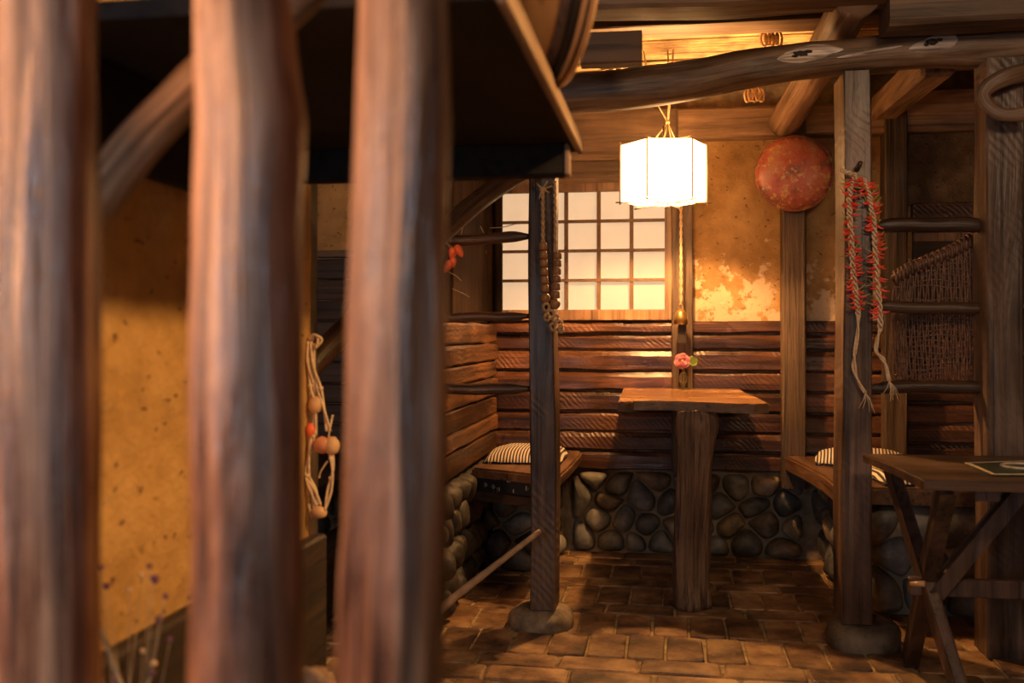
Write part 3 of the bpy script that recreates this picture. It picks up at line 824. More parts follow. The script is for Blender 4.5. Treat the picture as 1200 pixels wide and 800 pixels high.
# ------------------------------------------------------------------ log-leg table
T = at_z(812, 470, 0.70)
table = empty('log_leg_table', (0.06, 3.45, 0.0), 'small slab table with a polished orange-brown top on one thick log leg', 'table')
outline = [at_z(724, 470.5, .70), at_z(733, 471.0, .70), at_z(743, 469.6, .70), at_z(775, 469.4, .70), at_z(812, 470.6, .70), at_z(850, 472.2, .70), at_z(885, 473.6, .70), at_z(901, 472.6, .70), at_z(890, 466.5, .70), at_z(876, 461, .70), at_z(868, 456.5, .70)]
outline = [Vector((p.x, p.y)) for p in outline]
outline[-1].y = YB - 0.045
outline.append(Vector((-0.20, YB - 0.045)))
def slab(outline, z0, z1, bev=0.006):
    bm = bmesh.new(); vs = [bm.verts.new((p.x, p.y, z1)) for p in outline]
    f = bm.faces.new(vs); r = bmesh.ops.extrude_face_region(bm, geom=[f])
    for v in [g for g in r['geom'] if isinstance(g, bmesh.types.BMVert)]: v.co.z = z0
    c = sum(outline, Vector((0, 0))) / len(outline)
    for v in bm.verts:
        if v.co.z == z0 and v.co.y < 4.1:
            v.co.x += (c.x - v.co.x) * 0.04; v.co.y += 0.012
    bmesh.ops.recalc_face_normals(bm, faces=bm.faces)
    es = [e for e in bm.edges if abs(e.verts[0].co.z - z1) < 1e-6 and abs(e.verts[1].co.z - z1) < 1e-6]
    bmesh.ops.bevel(bm, geom=es, offset=bev, segments=2, affect='EDGES')
    return bm
top = link('tabletop', slab(outline, 0.668, 0.70, 0.004), M['table'], table)
top.data.materials.append(M['table_edge'])
for p in top.data.polygons:
    if p.normal.z < 0.3: p.material_index = 1
lx, ly = 0.072, 3.45
pts = [(lx - 0.006, ly, 0.0), (lx - 0.008, ly, 0.12), (lx - 0.004, ly, 0.28), (lx, ly, 0.42), (lx + 0.006, ly, 0.55), (lx + 0.008, ly, 0.62), (lx + 0.004, ly, 0.672)]
link('log_leg', tube_bm(pts, [.064, .058, .056, .057, .060, .066, .060], 28, rough=0.30, seed=8, sub=5, rs=4.0, lobes=0.08), M['trunk'], table, True)

# flower in a glass on the table
gp = at_z(800.5, 456.5, 0.70)
vase = empty('glass_vase', gp, 'small clear glass vase on the polished table holding a pink flower', 'vase')
link('glass_body', lathe_bm([(0.0, 0.001), (0.019, 0.001), (0.0195, 0.004), (0.0185, 0.05), (0.0175, 0.085), (0.0155, 0.085), (0.0165, 0.05), (0.017, 0.010), (0.0, 0.010)], 24, center=gp), M['glass'], vase, True)
fc = gp + Vector((-0.004, -0.012, 0.118))
flower = empty('pink_flower', gp + Vector((0, 0, 0.02)), 'pink flower with one green leaf standing in the glass vase', 'flower')
link('stem', tube_bm([gp + Vector((0, 0, 0.012)), gp + Vector((0.002, 0, 0.06)), fc + Vector((0, 0.012, -0.004))], 0.0018, 6, sub=4), M['leaf'], flower, True)
def petal_bm(c, ang, size, tilt):
    bm = bmesh.new(); n = 6; g = []
    R = Matrix.Rotation(ang, 3, 'Y')
    for i in range(n + 1):
        u = i / n; w = size * 0.62 * math.sin(math.pi * min(1, u * 0.85 + 0.10)) ** 0.7
        row = []
        for j in (-1, -.5, 0, .5, 1):
            p = Vector((j * w, -0.010 - tilt * u * 0.012 + 0.008 * j * j * u, u * size))
            row.append(bm.verts.new(c + R @ p))
        g.append(row)
    for i in range(n):
        for j in range(4): bm.faces.new((g[i][j], g[i][j + 1], g[i + 1][j + 1], g[i + 1][j]))
    r = bmesh.ops.solidify(bm, geom=bm.faces, thickness=0.0012)
    return bm
for k in range(6):
    link('petal', petal_bm(fc + Vector((0, (k % 2) * 0.003, 0)), k * math.pi / 3 + 0.2, 0.033, 0.4 + 0.4 * (k % 2)), M['petal'], flower, True)
for k in range(4):
    link('petal', petal_bm(fc + Vector((0, -0.005, 0)), k * math.pi / 2 + 0.7, 0.020, 1.4), M['petal'], flower, True)
bm = bmesh.new(); bmesh.ops.create_icosphere(bm, subdivisions=2, radius=0.006, matrix=Matrix.Translation(fc + Vector((0, -0.018, 0))))
link('pistil', bm, M['pistil'], flower, True)
lf = fc + Vector((0.028, 0.0, -0.006))
bm = petal_bm(lf, 1.15, 0.036, 0.3); link('leaf', bm, M['leaf'], flower, True)

# ------------------------------------------------------------------ benches
def bench(name, poly, z, th, label, base, seed):
    b = empty(name, (sum(p[0] for p in poly) / len(poly), sum(p[1] for p in poly) / len(poly), 0), label, 'bench')
    link('seat', slab([Vector(p) for p in poly], z - th, z, 0.008), M['seat'], b)
    return b
bl = bench('stone_bench', [(XL + 0.035, 3.62), (-0.60, 3.56), (-0.50, 3.50), (-0.385, 3.46), (-0.372, 3.75), (-0.368, 4.10), (-0.375, YB - 0.05), (XL + 0.035, YB - 0.05)], 0.433, 0.035,
           'wooden seat on fieldstones in the left booth, printed cloth along its front', None, 1)
core = link('base', box_bm((XL + 0.07, 3.86, 0.0), (-0.50, YB - 0.06, 0.395)), M['mortar'], bl)
stones(core, (-0.74, 3.86, 0), (1, 0, 0), (0, -1, 0), 0.24, 0.385, 0.10, 31, 0.045, mats=('stone_shaded', 'stone'))
stones(core, (-0.50, YB - 0.06, 0), (0, -1, 0), (1, 0, 0), YB - 0.06 - 3.84, 0.385, 0.115, 32, 0.05)
a, b_ = Vector((XL + 0.04, 3.63, 0)), Vector((-0.50, 3.515, 0))
def strip(a, b, z0, z1, t, mat, name, parent):
    return link(name, bar_bm(a + Vector((0, 0, (z0 + z1) / 2)), b + Vector((0, 0, (z0 + z1) / 2)), t, z1 - z0), M[mat], parent)
s = strip(a + Vector((0, .012, 0)), b_ + Vector((0.08, -.03, 0)), 0.352, 0.402, 0.03, 'printed', 'cloth_strip', bl); s['label'] = 'dark cloth strip with a small white print'
strip(a + Vector((0, -.002, 0)), b_ + Vector((0.08, -.045, 0)), 0.318, 0.350, 0.05, 'dark_x', 'front_rail', bl)

br = bench('stone_bench', [(0.53, 3.36), (0.525, 3.62), (0.495, 3.9), (0.455, YB - 0.10), (1.60, YB - 0.05), (1.60, 3.36)], 0.433, 0.055,
           'wooden seat on fieldstones in the right booth, behind the chili post', None, 2)
core = link('base', box_bm((0.64, 3.46, 0.0), (1.58, YB - 0.06, 0.375)), M['mortar'], br)
stones(core, (0.64, 3.46, 0), (0, 1, 0), (-1, 0, 0), YB - 3.48, 0.37, 0.13, 33, 0.06)
stones(core, (0.64, 3.46, 0), (1, 0, 0), (0, -1, 0), 0.92, 0.37, 0.14, 34, 0.05)

def cushion(c, w, d, h, rot, label, seed, group):
    bm = bmesh.new(); n = 22; tp, bt = [], []
    for i in range(n + 1):
        rt, rb = [], []
        for j in range(n + 1):
            u, v = i / n * 2 - 1, j / n * 2 - 1
            f = max(0.0, (1 - abs(u) ** 3.2)) ** 0.5 * max(0.0, (1 - abs(v) ** 3.2)) ** 0.5
            pin = 1 - 0.07 * (1 - abs(u)) * 0 - 0.05 * (u * u * v * v)
            x, y = u * w / 2 * (1 - 0.04 * v * v) * pin, v * d / 2 * (1 - 0.04 * u * u) * pin
            hh = h * (0.12 + 0.88 * f) + 0.003 * nz((u * 3, v * 3, seed))
            rt.append(bm.verts.new((x, y, hh)))
            rb.append(rt[-1] if False else bm.verts.new((x, y, 0.0 + 0.10 * h * (1 - f))))
        tp.append(rt); bt.append(rb)
    for i in range(n):
        for j in range(n):
            bm.faces.new((tp[i][j], tp[i + 1][j], tp[i + 1][j + 1], tp[i][j + 1]))
            bm.faces.new((bt[i][j], bt[i][j + 1], bt[i + 1][j + 1], bt[i + 1][j]))
    for i in range(n):
        for a0, b0 in (((i, 0), (i + 1, 0)), ((i + 1, n), (i, n)), ((0, i + 1), (0, i)), ((n, i), (n, i + 1))):
            bm.faces.new((tp[a0[0]][a0[1]], tp[b0[0]][b0[1]], bt[b0[0]][b0[1]], bt[a0[0]][a0[1]]))
    bm.normal_update()
    o = link('striped_cushion', bm, M['striped'], None, True, origin=Vector((0, 0, 0)))
    o.location = c; o.rotation_euler = (0, 0, rot); tag(o, label, 'cushion', group)
    # printed underside cloth showing as a thin border
    bm = bmesh.new(); box_bm((-w / 2 * .97, -d / 2 * .97, -0.002), (w / 2 * .97, d / 2 * .97, 0.006), 0.002, bm)
    e = link('underside', bm, M['printed'], o, origin=Vector((0, 0, 0)))
    e.location = (0, 0, 0); e['label'] = 'dark printed underside cloth'
cg = 'striped seat cushions'
cushion((-0.565, 3.93, 0.436), 0.31, 0.40, 0.048, 0.02, 'thin striped cushion on the left booth bench', 1, cg)
cushion((0.72, 4.00, 0.436), 0.34, 0.30, 0.050, -0.15, 'striped cushion in the far left corner of the right bench, by the wall post', 2, cg)
cushion((0.87, 3.57, 0.436), 0.40, 0.36, 0.045, 0.05, 'striped cushion at the near end of the right bench, under the trestle tabletop edge', 3, cg)

# ------------------------------------------------------------------ paper lantern
LC = Vector((-0.028, 3.74, 0))
LZ0, LZ1, LR = 1.420, 1.628, 0.158
lantern = empty('paper_lantern', LC + Vector((0, 0, LZ0)), 'glowing six-sided white paper lantern hanging from the ceiling', 'lantern')
hexa = [Vector((LC.x + LR * math.cos(math.radians(60 * k) + AL * 1.0), LC.y + LR * math.sin(math.radians(60 * k) + AL * 1.0), 0)) for k in range(6)]
for k in range(6):
    p, q = hexa[k], hexa[(k + 1) % 6]
    bm = bmesh.new(); up0, up1 = Vector((0, 0, LZ0)), Vector((0, 0, LZ1)); ctr = (p + q) / 2; inn = (LC - ctr).normalized() * 0.002
    vs = [bm.verts.new(x) for x in (p + up0, q + up0, q + up1, p + up1, p + up0 + inn, q + up0 + inn, q + up1 + inn, p + up1 + inn)]
    for f in ((0, 1, 2, 3), (7, 6, 5, 4), (0, 4, 5, 1), (1, 5, 6, 2), (2, 6, 7, 3), (3, 7, 4, 0)): bm.faces.new([vs[i] for i in f])
    link('paper_panel', bm, M['lamp_paper'], lantern)
    o = p + (p - LC).normalized() * 0.004
    link('stick', tube_bm([o + Vector((0, 0, LZ0 - 0.012)), o + Vector((0, 0, LZ1 + 0.012))], 0.0030, 6), M['twig'], lantern, True)
for k in range(3):
    p, q = hexa[k], hexa[k + 3]; dd = (q - p).normalized() * 0.02
    link('cross_stick', tube_bm([p - dd + Vector((0, 0, LZ0 - 0.004 - k * .003)), q + dd + Vector((0, 0, LZ0 - 0.004 - k * .003))], 0.0028, 6), M['twig'], lantern, True)
    link('cross_stick', tube_bm([p + Vector((0, 0, LZ1 + 0.004 + k * .003)), q + Vector((0, 0, LZ1 + 0.004 + k * .003))], 0.0022, 6), M['twig'], lantern, True)
ct = LC + Vector((0, 0, LZ1 + 0.02))
kn = LC + Vector((0.015, 0, LZ1 + 0.085))
bm = bmesh.new()
for dx, dy in ((-.05, .03), (.05, .03), (0, -.06), (.03, -.02)):
    tube_bm([kn, LC + Vector((dx, dy, LZ1 + 0.008))], 0.0022, 6, bm)
tube_bm([kn, kn + Vector((-0.055, 0, 0.10)), kn + Vector((-0.09, 0, 0.27))], 0.0025, 6, bm)
tube_bm([kn, kn + Vector((0.012, 0, 0.12)), kn + Vector((0.02, 0, 0.27))], 0.0035, 6, bm)
tube_bm([kn, kn + Vector((0.005, 0.004, 0.12)), kn + Vector((0.0, 0, 0.27))], 0.0025, 6, bm)
bmesh.ops.create_icosphere(bm, subdivisions=2, radius=0.009, matrix=Matrix.Translation(kn))
link('cord', bm, M['rope'], lantern, True)
bm = bmesh.new(); bmesh.ops.create_uvsphere(bm, u_segments=16, v_segments=10, radius=0.022, matrix=Matrix.Translation(LC + Vector((0, 0, 1.545))))
link('bulb', bm, M['bulb'], lantern, True)
link('lamp_holder', lathe_bm([(0.0, 1.565), (0.014, 1.565), (0.014, 1.61), (0.004, 1.625), (0.004, 1.70), (0.0, 1.70)], 12, center=LC), M['knot_core'], lantern, True)
def lamp(name, loc, power, r, parent, color=WARM):
    ld = bpy.data.lights.new(name, 'POINT'); ld.energy = power; ld.color = color; ld.shadow_soft_size = r
    o = bpy.data.objects.new(name, ld); COL.objects.link(o); o.location = Vector(loc) - wloc(parent); o.parent = parent
    return o
lamp('bulb_light', LC + Vector((0, 0, 1.50)), 78, 0.022, lantern)

# ------------------------------------------------------------------ things on the walls and posts
# red disc
dc = at_y(931, 203, 4.12); dr = 0.150
disc = empty('red_tray', dc - Vector((0, 0, dr)), 'round worn red lacquer tray hanging high on the wall post', 'tray')
Mx = Matrix.Rotation(math.pi / 2, 3, 'X')
link('dish', lathe_bm([(0, 0.030), (dr * .5, 0.028), (dr * .85, 0.020), (dr * .97, 0.010), (dr, 0.0), (dr * .97, -0.006), (dr * .85, 0.006), (0, 0.016)], 56, center=dc, M=Mx), M['lacquer'], disc, True)
bm = bmesh.new()
tube_bm([dc + Vector((dr * math.cos(t), 0.0, dr * math.sin(t))) for t in [2 * math.pi * k / 56 for k in range(57)]], 0.0035, 8, bm)
link('rim', bm, M['lacquer'], disc, True)

# brass bell on a cord in front of the wall post
bc = at_y(798, 380, 4.12)
bell = empty('hanging_bell', bc, 'small brass bell on a long cord before the post beside the window', 'bell')
link('bell_body', lathe_bm([(0.0, 0.062), (0.012, 0.060), (0.022, 0.048), (0.0265, 0.028), (0.0275, 0.0), (0.024, 0.0), (0.022, 0.03), (0.0, 0.05)], 24, center=bc), M['brass'], bell, True)
link('crown', tube_bm([bc + Vector((0.009 * math.cos(t), 0, 0.068 + 0.009 * math.sin(t))) for t in [2 * math.pi * k / 14 for k in range(15)]], 0.002, 6), M['brass'], bell, True)
cz = bc + Vector((0, 0, 0.075))
bm = bmesh.new()
for ph in (0, math.pi):
    tube_bm([cz + Vector((0.0035 * math.cos(k * .9 + ph), 0.0035 * math.sin(k * .9 + ph), k * 0.0095)) for k in range(66)], 0.0035, 5, bm)
link('cord', bm, M['rope'], bell, True)
link('name_strip', box_bm((bc.x - 0.012, bc.y + 0.001, bc.z - 0.075), (bc.x + 0.020, bc.y + 0.004, bc.z - 0.002)), M['knot_core'], bell)

# bead string on the left post
def bead_string():
    r = empty('bead_string', at_y(642, 388, 3.07), 'cord of carved wooden beads and knots hanging on the dark left post', 'beads')
    yy = 3.07
    rope = bmesh.new()
    tw = lambda pts, rad=0.004: [tube_bm([p + Vector((0.003 * math.cos(i * 1.1 + ph), 0.003 * math.sin(i * 1.1 + ph), 0)) for i, p in enumerate(pts)], rad, 6, rope) for ph in (0, math.pi)]
    def lin(a, b, n): return [a.lerp(b, i / n) for i in range(n + 1)]
    pk = at_y(636, 222, yy)
    tw(lin(pk, at_y(636, 285, yy), 24)); tw(lin(at_y(650, 212, yy), at_y(651, 296, yy), 30), 0.0028)
    for (dx, dz) in ((-.02, .02), (.015, .025), (-.012, -.03), (.02, -.01), (.03, .01)):
        tube_bm([pk, pk + Vector((dx * .5, -.008, dz * .5)), pk + Vector((dx, 0, dz))], 0.003, 6, rope)
    bmesh.ops.create_icosphere(rope, subdivisions=2, radius=0.012, matrix=Matrix.Translation(pk))
    for (px, py, rd) in ((640, 360, .012), (645, 368, .013), (651, 373, .012), (655, 380, .013), (648, 383, .011), (641, 372, .010), (657, 386, .009)):
        c = at_y(px, py, yy - 0.004)
        pts = [c + Vector((rd * math.cos(t) * .8, 0.006 * math.sin(2 * t), rd * math.sin(t))) for t in [2 * math.pi * k / 12 for k in range(13)]]
        tube_bm(pts, 0.005, 6, rope)
    tag(link('rope', rope, M['rope'], r, True), kind='stuff')
    for (x0, y0, x1, y1, n) in ((636, 284, 638.5, 343, 6), (653.5, 295, 651, 350, 6)):
        for k in range(n):
            a, b = at_y(x0 + (x1 - x0) * k / n, y0 + (y1 - y0) * k / n, yy), at_y(x0 + (x1 - x0) * (k + .93) / n, y0 + (y1 - y0) * (k + .93) / n, yy)
            link('tube_bead', tube_bm([a, a.lerp(b, .1), a.lerp(b, .9), b], [.010, .0125, .014, .011], 12), M['clapper'], r, True)
    for px, py, rd in ((638.5, 349, .017), (650.5, 356, .017), (640, 369, .012)):
        bm = bmesh.new(); bmesh.ops.create_uvsphere(bm, u_segments=16, v_segments=10, radius=rd, matrix=Matrix.Translation(at_y(px, py, yy)))
        link('round_bead', bm, M['clapper'], r, True)
bead_string()

# chili braids
def chili_mesh():
    bm = tube_bm([(0, 0, 0), (0.010, 0, -0.001), (0.022, 0, -0.003), (0.034, 0, 0.001)], [.0030, .0048, .0038, .0006], 7, sub=2)
    me = bpy.data.meshes.new('chili'); bmesh.ops.recalc_face_normals(bm, faces=bm.faces); bm.to_mesh(me); bm.free(); me.materials.append(M['chili'])
    for p in me.polygons: p.use_smooth = True
    return me
CH = chili_mesh()
def stem_mesh():
    bm = tube_bm([(0, 0, 0), (0.014, 0, 0.004), (0.026, 0, 0.010)], [.0014, .0012, .0008], 5)
    me = bpy.data.meshes.new('stem'); bm.to_mesh(me); bm.free(); me.materials.append(M['chili_stem']); return me
ST = stem_mesh()
def braid(path, tail, label, seed, n=84, lo=0.04, hi=0.97):
    r_ = random.Random(seed); yy = 3.03
    P = [at_y(px, py, yy) for px, py in path]
    root = empty('chili_braid', P[-1], label, 'chili braid', 'braids of dried red chilies on the post')
    def at(t):
        f = t * (len(P) - 1); i = min(int(f), len(P) - 2); return P[i].lerp(P[i + 1], f - i)
    bm = bmesh.new(); m = 90
    for ph in (0, 2.09, 4.19):
        tube_bm([at(i / m) + Vector((0.0065 * math.cos(i * .62 + ph), 0.005 * math.sin(i * .62 + ph), 0)) for i in range(m + 1)], 0.0034, 5, bm)
    Tp = [at_y(px, py, yy) for px, py in tail]
    for ph in (0, math.pi):
        tube_bm([p + Vector((0.004 * math.cos(i * 2 + ph), 0.004 * math.sin(i * 2 + ph), 0)) for i, p in enumerate(Tp)], 0.0038, 5, bm, sub=5)
    for k in range(7):
        e = Tp[-1] + Vector((r_.uniform(-.02, .03), r_.uniform(-.01, .01), r_.uniform(-.06, -.03)))
        tube_bm([Tp[-1], Tp[-1].lerp(e, .5) + Vector((.004, 0, 0)), e], 0.0012, 4, bm)
    link('straw_braid', bm, M['straw'], root, True)
    for k in range(n):
        t = lo + (hi - lo) * (k + r_.random()) / n
        if t > 0.12 and r_.random() < 0.22: continue
        p = at(t); side = -1 if r_.random() < .5 else 1
        a = (0 if side > 0 else math.pi) + r_.uniform(-.9, .5) * side
        place('chili', CH, p + Vector((0.004 * side, -0.006, 0)), root, (0, r_.uniform(-.5, .5), a), (r_.uniform(.55, .85),) * 3)
        if r_.random() < 0.65:
            place('stem', ST, p + Vector((0.004 * side, -0.004, 0)), root, (0, r_.uniform(-.6, .6), a + r_.uniform(-.6, .6)), (r_.uniform(.8, 1.3),) * 3)
    return root
braid([(1003, 207), (997, 218), (995, 235), (996, 255), (998, 285), (1000, 315), (1003, 345), (1006, 368)],
      [(1006, 368), (1005, 390), (1002, 412), (1001, 430), (1006, 447), (1014, 460)], 'left chili braid on the post, its straw tail ending over the grey wood', 1)
braid([(1011, 208), (1017, 222), (1021, 240), (1024, 262), (1026, 290), (1027, 320), (1030, 350), (1032, 384)],
      [(1032, 384), (1028, 398), (1027, 412), (1034, 420), (1038, 428), (1042, 446)], 'right chili braid on the post, its kinked straw tail hanging beside the rails', 2)
pg = at_y(1006, 205, 3.03)
link_o = link('peg', tube_bm([Vector((pg.x, 3.09, pg.z + .015)), Vector((pg.x, 3.0, pg.z + .03))], [.010, .007], 10), M['rail'], None, True); tag(link_o, 'short wooden peg in the post that the chili braids hang from', 'peg')
bm = bmesh.new()
a1, b1 = at_y(985, 199, 3.02), at_y(1003, 205, 3.02)
for ph in (0, math.pi):
    tube_bm([a1.lerp(b1, i / 10) + Vector((0, .004 * math.sin(i + ph), .004 * math.cos(i + ph))) for i in range(11)] + [at_y(1004, 215, 3.02)], 0.004, 5, bm)
tag(link('straw_rope', bm, M['straw'], None, True), 'short pale straw rope tied to the peg above the left chili braid', 'rope')

# wicker in the right booth
def wicker():
    y0 = 3.18
    def P(px, py, dy=0.0): return at_y(px, py, y0 + dy)
    r = empty('wicker_basket', P(1100, 452), 'dark brown woven wicker basket leaning behind the right rails', 'basket')
    topc = [(1047, 322), (1062, 312), (1085, 302), (1110, 292), (1130, 281), (1146, 270), (1160, 258)]
    def topy(px):
        for (a, b), (c, d) in zip(topc, topc[1:]):
            if a <= px <= c: return b + (d - b) * (px - a) / (c - a)
        return topc[-1][1] if px > 1100 else topc[0][1]
    curve = lambda px: 0.10 * ((px - 1105) / 60.0) ** 2 * 0.6
    bm = bmesh.new(); px = 1049.0; k = 0
    while px < 1160:
        ty = topy(px); n = 18; pts = []
        for i in range(n + 1):
            py = ty + (450 - ty) * i / n
            q = px + (2.2 * math.sin(i * 1.1 + k * 2.4)) * 0.35 + (px - 1105) * 0.06 * math.sin(i / n * math.pi)
            pts.append(P(q, py, curve(px) + 0.0035 * (1 if (i + k) % 2 else -1)))
        tube_bm(pts, 0.0030, 5, bm); px += 3.1; k += 1
    tag(link('upright_canes', bm, M['wicker'], r, True), kind='stuff')
    bm = bmesh.new(); py = 290; k = 0
    while py < 450:
        pts = []
        for i in range(30):
            q = 1049 + i * 3.8
            if py > topy(q) + 4: pts.append(P(q, py + 1.5 * math.sin(i * .4 + k), curve(q) + 0.004 * (1 if (i + k) % 2 else -1)))
        if len(pts) > 3 and not (340 < py < 348): tube_bm(pts, 0.0026, 5, bm)
        py += 6.5 if py < 330 or py > 380 else 5.0; k += 1
    tag(link('woven_canes', bm, M['wicker'], r, True), kind='stuff')
    bm = bmesh.new(); pts = [P(a, b + 5, curve(a)) for a, b in topc]
    core_p = []
    m = 150
    for i in range(m + 1):
        f = i / m * (len(pts) - 1); j = min(int(f), len(pts) - 2); c = pts[j].lerp(pts[j + 1], f - j)
        core_p.append(c + Vector((0, 0.016 * math.cos(i * .9), 0.022 * math.sin(i * .9))))
    tube_bm(core_p, 0.005, 5, bm)
    tube_bm(pts, 0.014, 10, bm)
    link('rolled_rim', bm, M['wicker'], r, True)
    link('base_hoop', tube_bm([P(1049, 450, curve(1049)), P(1080, 452, curve(1080)), P(1105, 453), P(1130, 452, curve(1130)), P(1160, 450, curve(1160))], 0.009, 8, sub=3), M['wicker'], r, True)
wicker()

# gnarled root curl high on the right post
pr_ = [at_y(1205, 84, 3.0), at_y(1180, 90, 2.97), at_y(1160, 100, 2.97), at_y(1152, 112, 2.97), at_y(1160, 126, 2.96), at_y(1178, 134, 2.95), at_y(1204, 132, 2.95)]
log('gnarled_branch', pr_, [.028, .026, .022, .018, .017, .018, .022], 'log', 'gnarled curling branch tied high on the post at the right edge', 'branch', 33, 12, 0.3)
# rope lashings round the reed ceiling
for (px, py, yy, lab) in ((904, 46, 3.60, 'dark rope lashing on the reed ceiling above the pale knot'), (716, 74, 3.50, 'small rope lashing on the reeds under the joist end'), (884, 112, 3.95, 'rope lashing below the log beam, right of the lantern')):
    c = at_y(px, py, yy); bm = bmesh.new()
    for k in range(5):
        o = Vector((k * 0.013 - .026, 0, 0.004 * (k % 2)))
        tube_bm([c + o + Vector((0.010 * math.cos(t), 0.016 * math.sin(t), 0.028 * math.sin(t))) for t in [2 * math.pi * i / 14 for i in range(15)]], 0.0045, 6, bm)
    link('rope_lashing', bm, M['rope'], ceil, True)['label'] = lab

# ------------------------------------------------------------------ trestle table on the right
zt_ = 0.592
tt = empty('trestle_table', (0.95, 2.68, 0), 'low dark trestle table with crossed legs in the right foreground', 'table')
c1, c2, c3 = at_z(1011, 531, zt_), at_z(1049, 546, zt_), at_z(1083, 562, zt_)
link('tabletop', slab([Vector((c3.x, c3.y)), Vector((1.55, c3.y + 0.0)), Vector((1.55, c1.y)), Vector((c1.x, c1.y)), Vector((c2.x, c2.y))], zt_ - 0.024, zt_, 0.004), M['old_top'], tt)
def leg(a, b, w=0.034, d=0.045): link('leg', bar_bm(a, b, w, d, up=(1, 0, 0), bevel=0.004), M['trestle'], tt)
leg((0.60, 2.90, 0.568), (0.69, 2.44, 0.0), 0.045, 0.03)
leg((0.635, 2.46, 0.568), (0.66, 2.94, 0.0), 0.045, 0.03)
leg((1.36, 2.90, 0.568), (1.36, 2.44, 0.0), 0.045, 0.03)
leg((1.33, 2.46, 0.568), (1.33, 2.94, 0.0), 0.045, 0.03)
link('brace', bar_bm((0.66, 2.66, 0.275), (0.865, 2.62, 0.568), 0.03, 0.045, up=(0, 1, 0), bevel=0.004), M['trestle'], tt)
link('brace', bar_bm((1.34, 2.66, 0.275), (1.15, 2.62, 0.568), 0.03, 0.045, up=(0, 1, 0), bevel=0.004), M['trestle'], tt)
link('stretcher', bar_bm((0.60, 2.68, 0.285), (1.42, 2.68, 0.285), 0.025, 0.045, up=(0, 0, 1), bevel=0.003), M['trestle'], tt)
k = link('peg', tube_bm([at_y(1067, 684, 2.62), at_y(1084, 684, 2.60)], [.006, .0075], 8), M['hoop'], tt, True); k['label'] = 'pale wooden peg'
for yy in (2.46, 2.88):
    link('batten', box_bm((0.62 if yy > 2.5 else 0.70, yy, 0.54), (1.4 if yy > 2.5 else 0.755, yy + 0.04, 0.568), 0.003), M['trestle'], tt)
# menu card lying on it
def card(name, z, pts, mat, parent, th=0.003):
    return link(name, slab([Vector((p.x, p.y)) for p in pts], z, z + th, 0.0008), M[mat], parent)
m0 = [at_z(1131, 544, zt_), at_z(1164, 558, zt_), at_z(1230, 558, zt_), at_z(1222, 541, zt_)]
cc = sum(m0, Vector()) / 4
menu = empty('menu_card', Vector((cc.x, cc.y, zt_)), 'dark green menu card with cream border lying on the trestle table', 'menu')
card('cover', zt_ + 0.0005, m0, 'cover', menu, 0.004)
for a0, b0 in zip(m0, m0[1:] + m0[:1]):
    link('border', bar_bm(a0.lerp(cc, .03) + Vector((0, 0, .0048)), b0.lerp(cc, .03) + Vector((0, 0, .0048)), 0.011, 0.0008), M['cream'], menu)
ring = [at_z(1200, 548.5, zt_) + Vector((0.052 * math.cos(t), 0.052 * math.sin(t), 0.0048)) for t in [2 * math.pi * k / 28 for k in range(29)]]
link('ring_print', tube_bm(ring, 0.0045, 6, squash=1), M['cream'], menu, True)

# ------------------------------------------------------------------ black hanging shelf and drum
zs = 1.29
shelf = empty('hanging_shelf', (-0.35, 1.3, zs), 'big soot-black board hanging low over the foreground, right edge coloured pale as if lit', 'shelf')
e0 = at_z(678, 178, zs)
xe_ = e0.x
link('board', box_bm((XL + 0.012, 1.05, zs), (xe_ - 0.004, e0.y, zs + 0.022)), M['soot'], shelf)
link('lit_edge_strip', box_bm((xe_ - 0.004, 1.05, zs - 0.004), (xe_ + 0.008, e0.y + 0.002, zs + 0.026), 0.002), M['board_edge'], shelf)['label'] = 'edge strip coloured pale for the lantern light on it'
b0 = at_y(664, 208, e0.y - 0.06)
link('batten', box_bm((XL + 0.012, e0.y - 0.10, b0.z), (b0.x, e0.y - 0.05, zs), 0.003), M['soot'], shelf)
link('lit_batten_end', box_bm((b0.x, e0.y - 0.10, b0.z), (b0.x + 0.008, e0.y - 0.05, zs - 0.001), 0.002), M['board_edge'], shelf)  # batten end in the same painted lamplight
link('side_board', box_bm((XL + 0.012, 1.15, 1.155), (XL + 0.035, e0.y - 0.10, zs), 0.003), M['soot'], shelf)  # added black board standing in for the shade on the wall below
dc_ = at_z(650, 70, 1.50); 
DR = 0.20
dcn = Vector((at_y(628, -45, 1.52).x, 1.52, zs + 0.028 + DR))
drum = empty('hide_drum', Vector((dcn.x, dcn.y, zs + 0.022)), 'round tan hide-covered drum with bent wooden hoop standing on the black board', 'drum')
Rm = Matrix.Rotation(math.radians(22), 3, 'Z') @ Matrix.Rotation(math.pi / 2, 3, 'Y')
link('skin', lathe_bm([(0, -0.040), (DR * .55, -0.038), (DR * .85, -0.028), (DR * .97, -0.010), (DR * .985, 0.0)], 48, center=dcn, M=Rm), M['hide'], drum, True)
def hoop(w0, w1, r, t, name, mat):
    link(name, lathe_bm([(r, w0), (r + t, w0 + .002), (r + t + .002, (w0 + w1) / 2), (r + t, w1 - .002), (r, w1), (r - .001, (w0 + w1) / 2), (r, w0)], 56, center=dcn, M=Rm), M[mat], drum, True)
hoop(-0.004, 0.012, DR * .975, 0.004, 'lacing', 'trestle')
hoop(0.010, 0.030, DR * .955, 0.004, 'gap_band', 'knot_core')
hoop(0.028, 0.037, DR * .975, 0.004, 'hoop', 'hoop')
hoop(0.039, 0.050, DR * .98, 0.005, 'hoop', 'hoop')

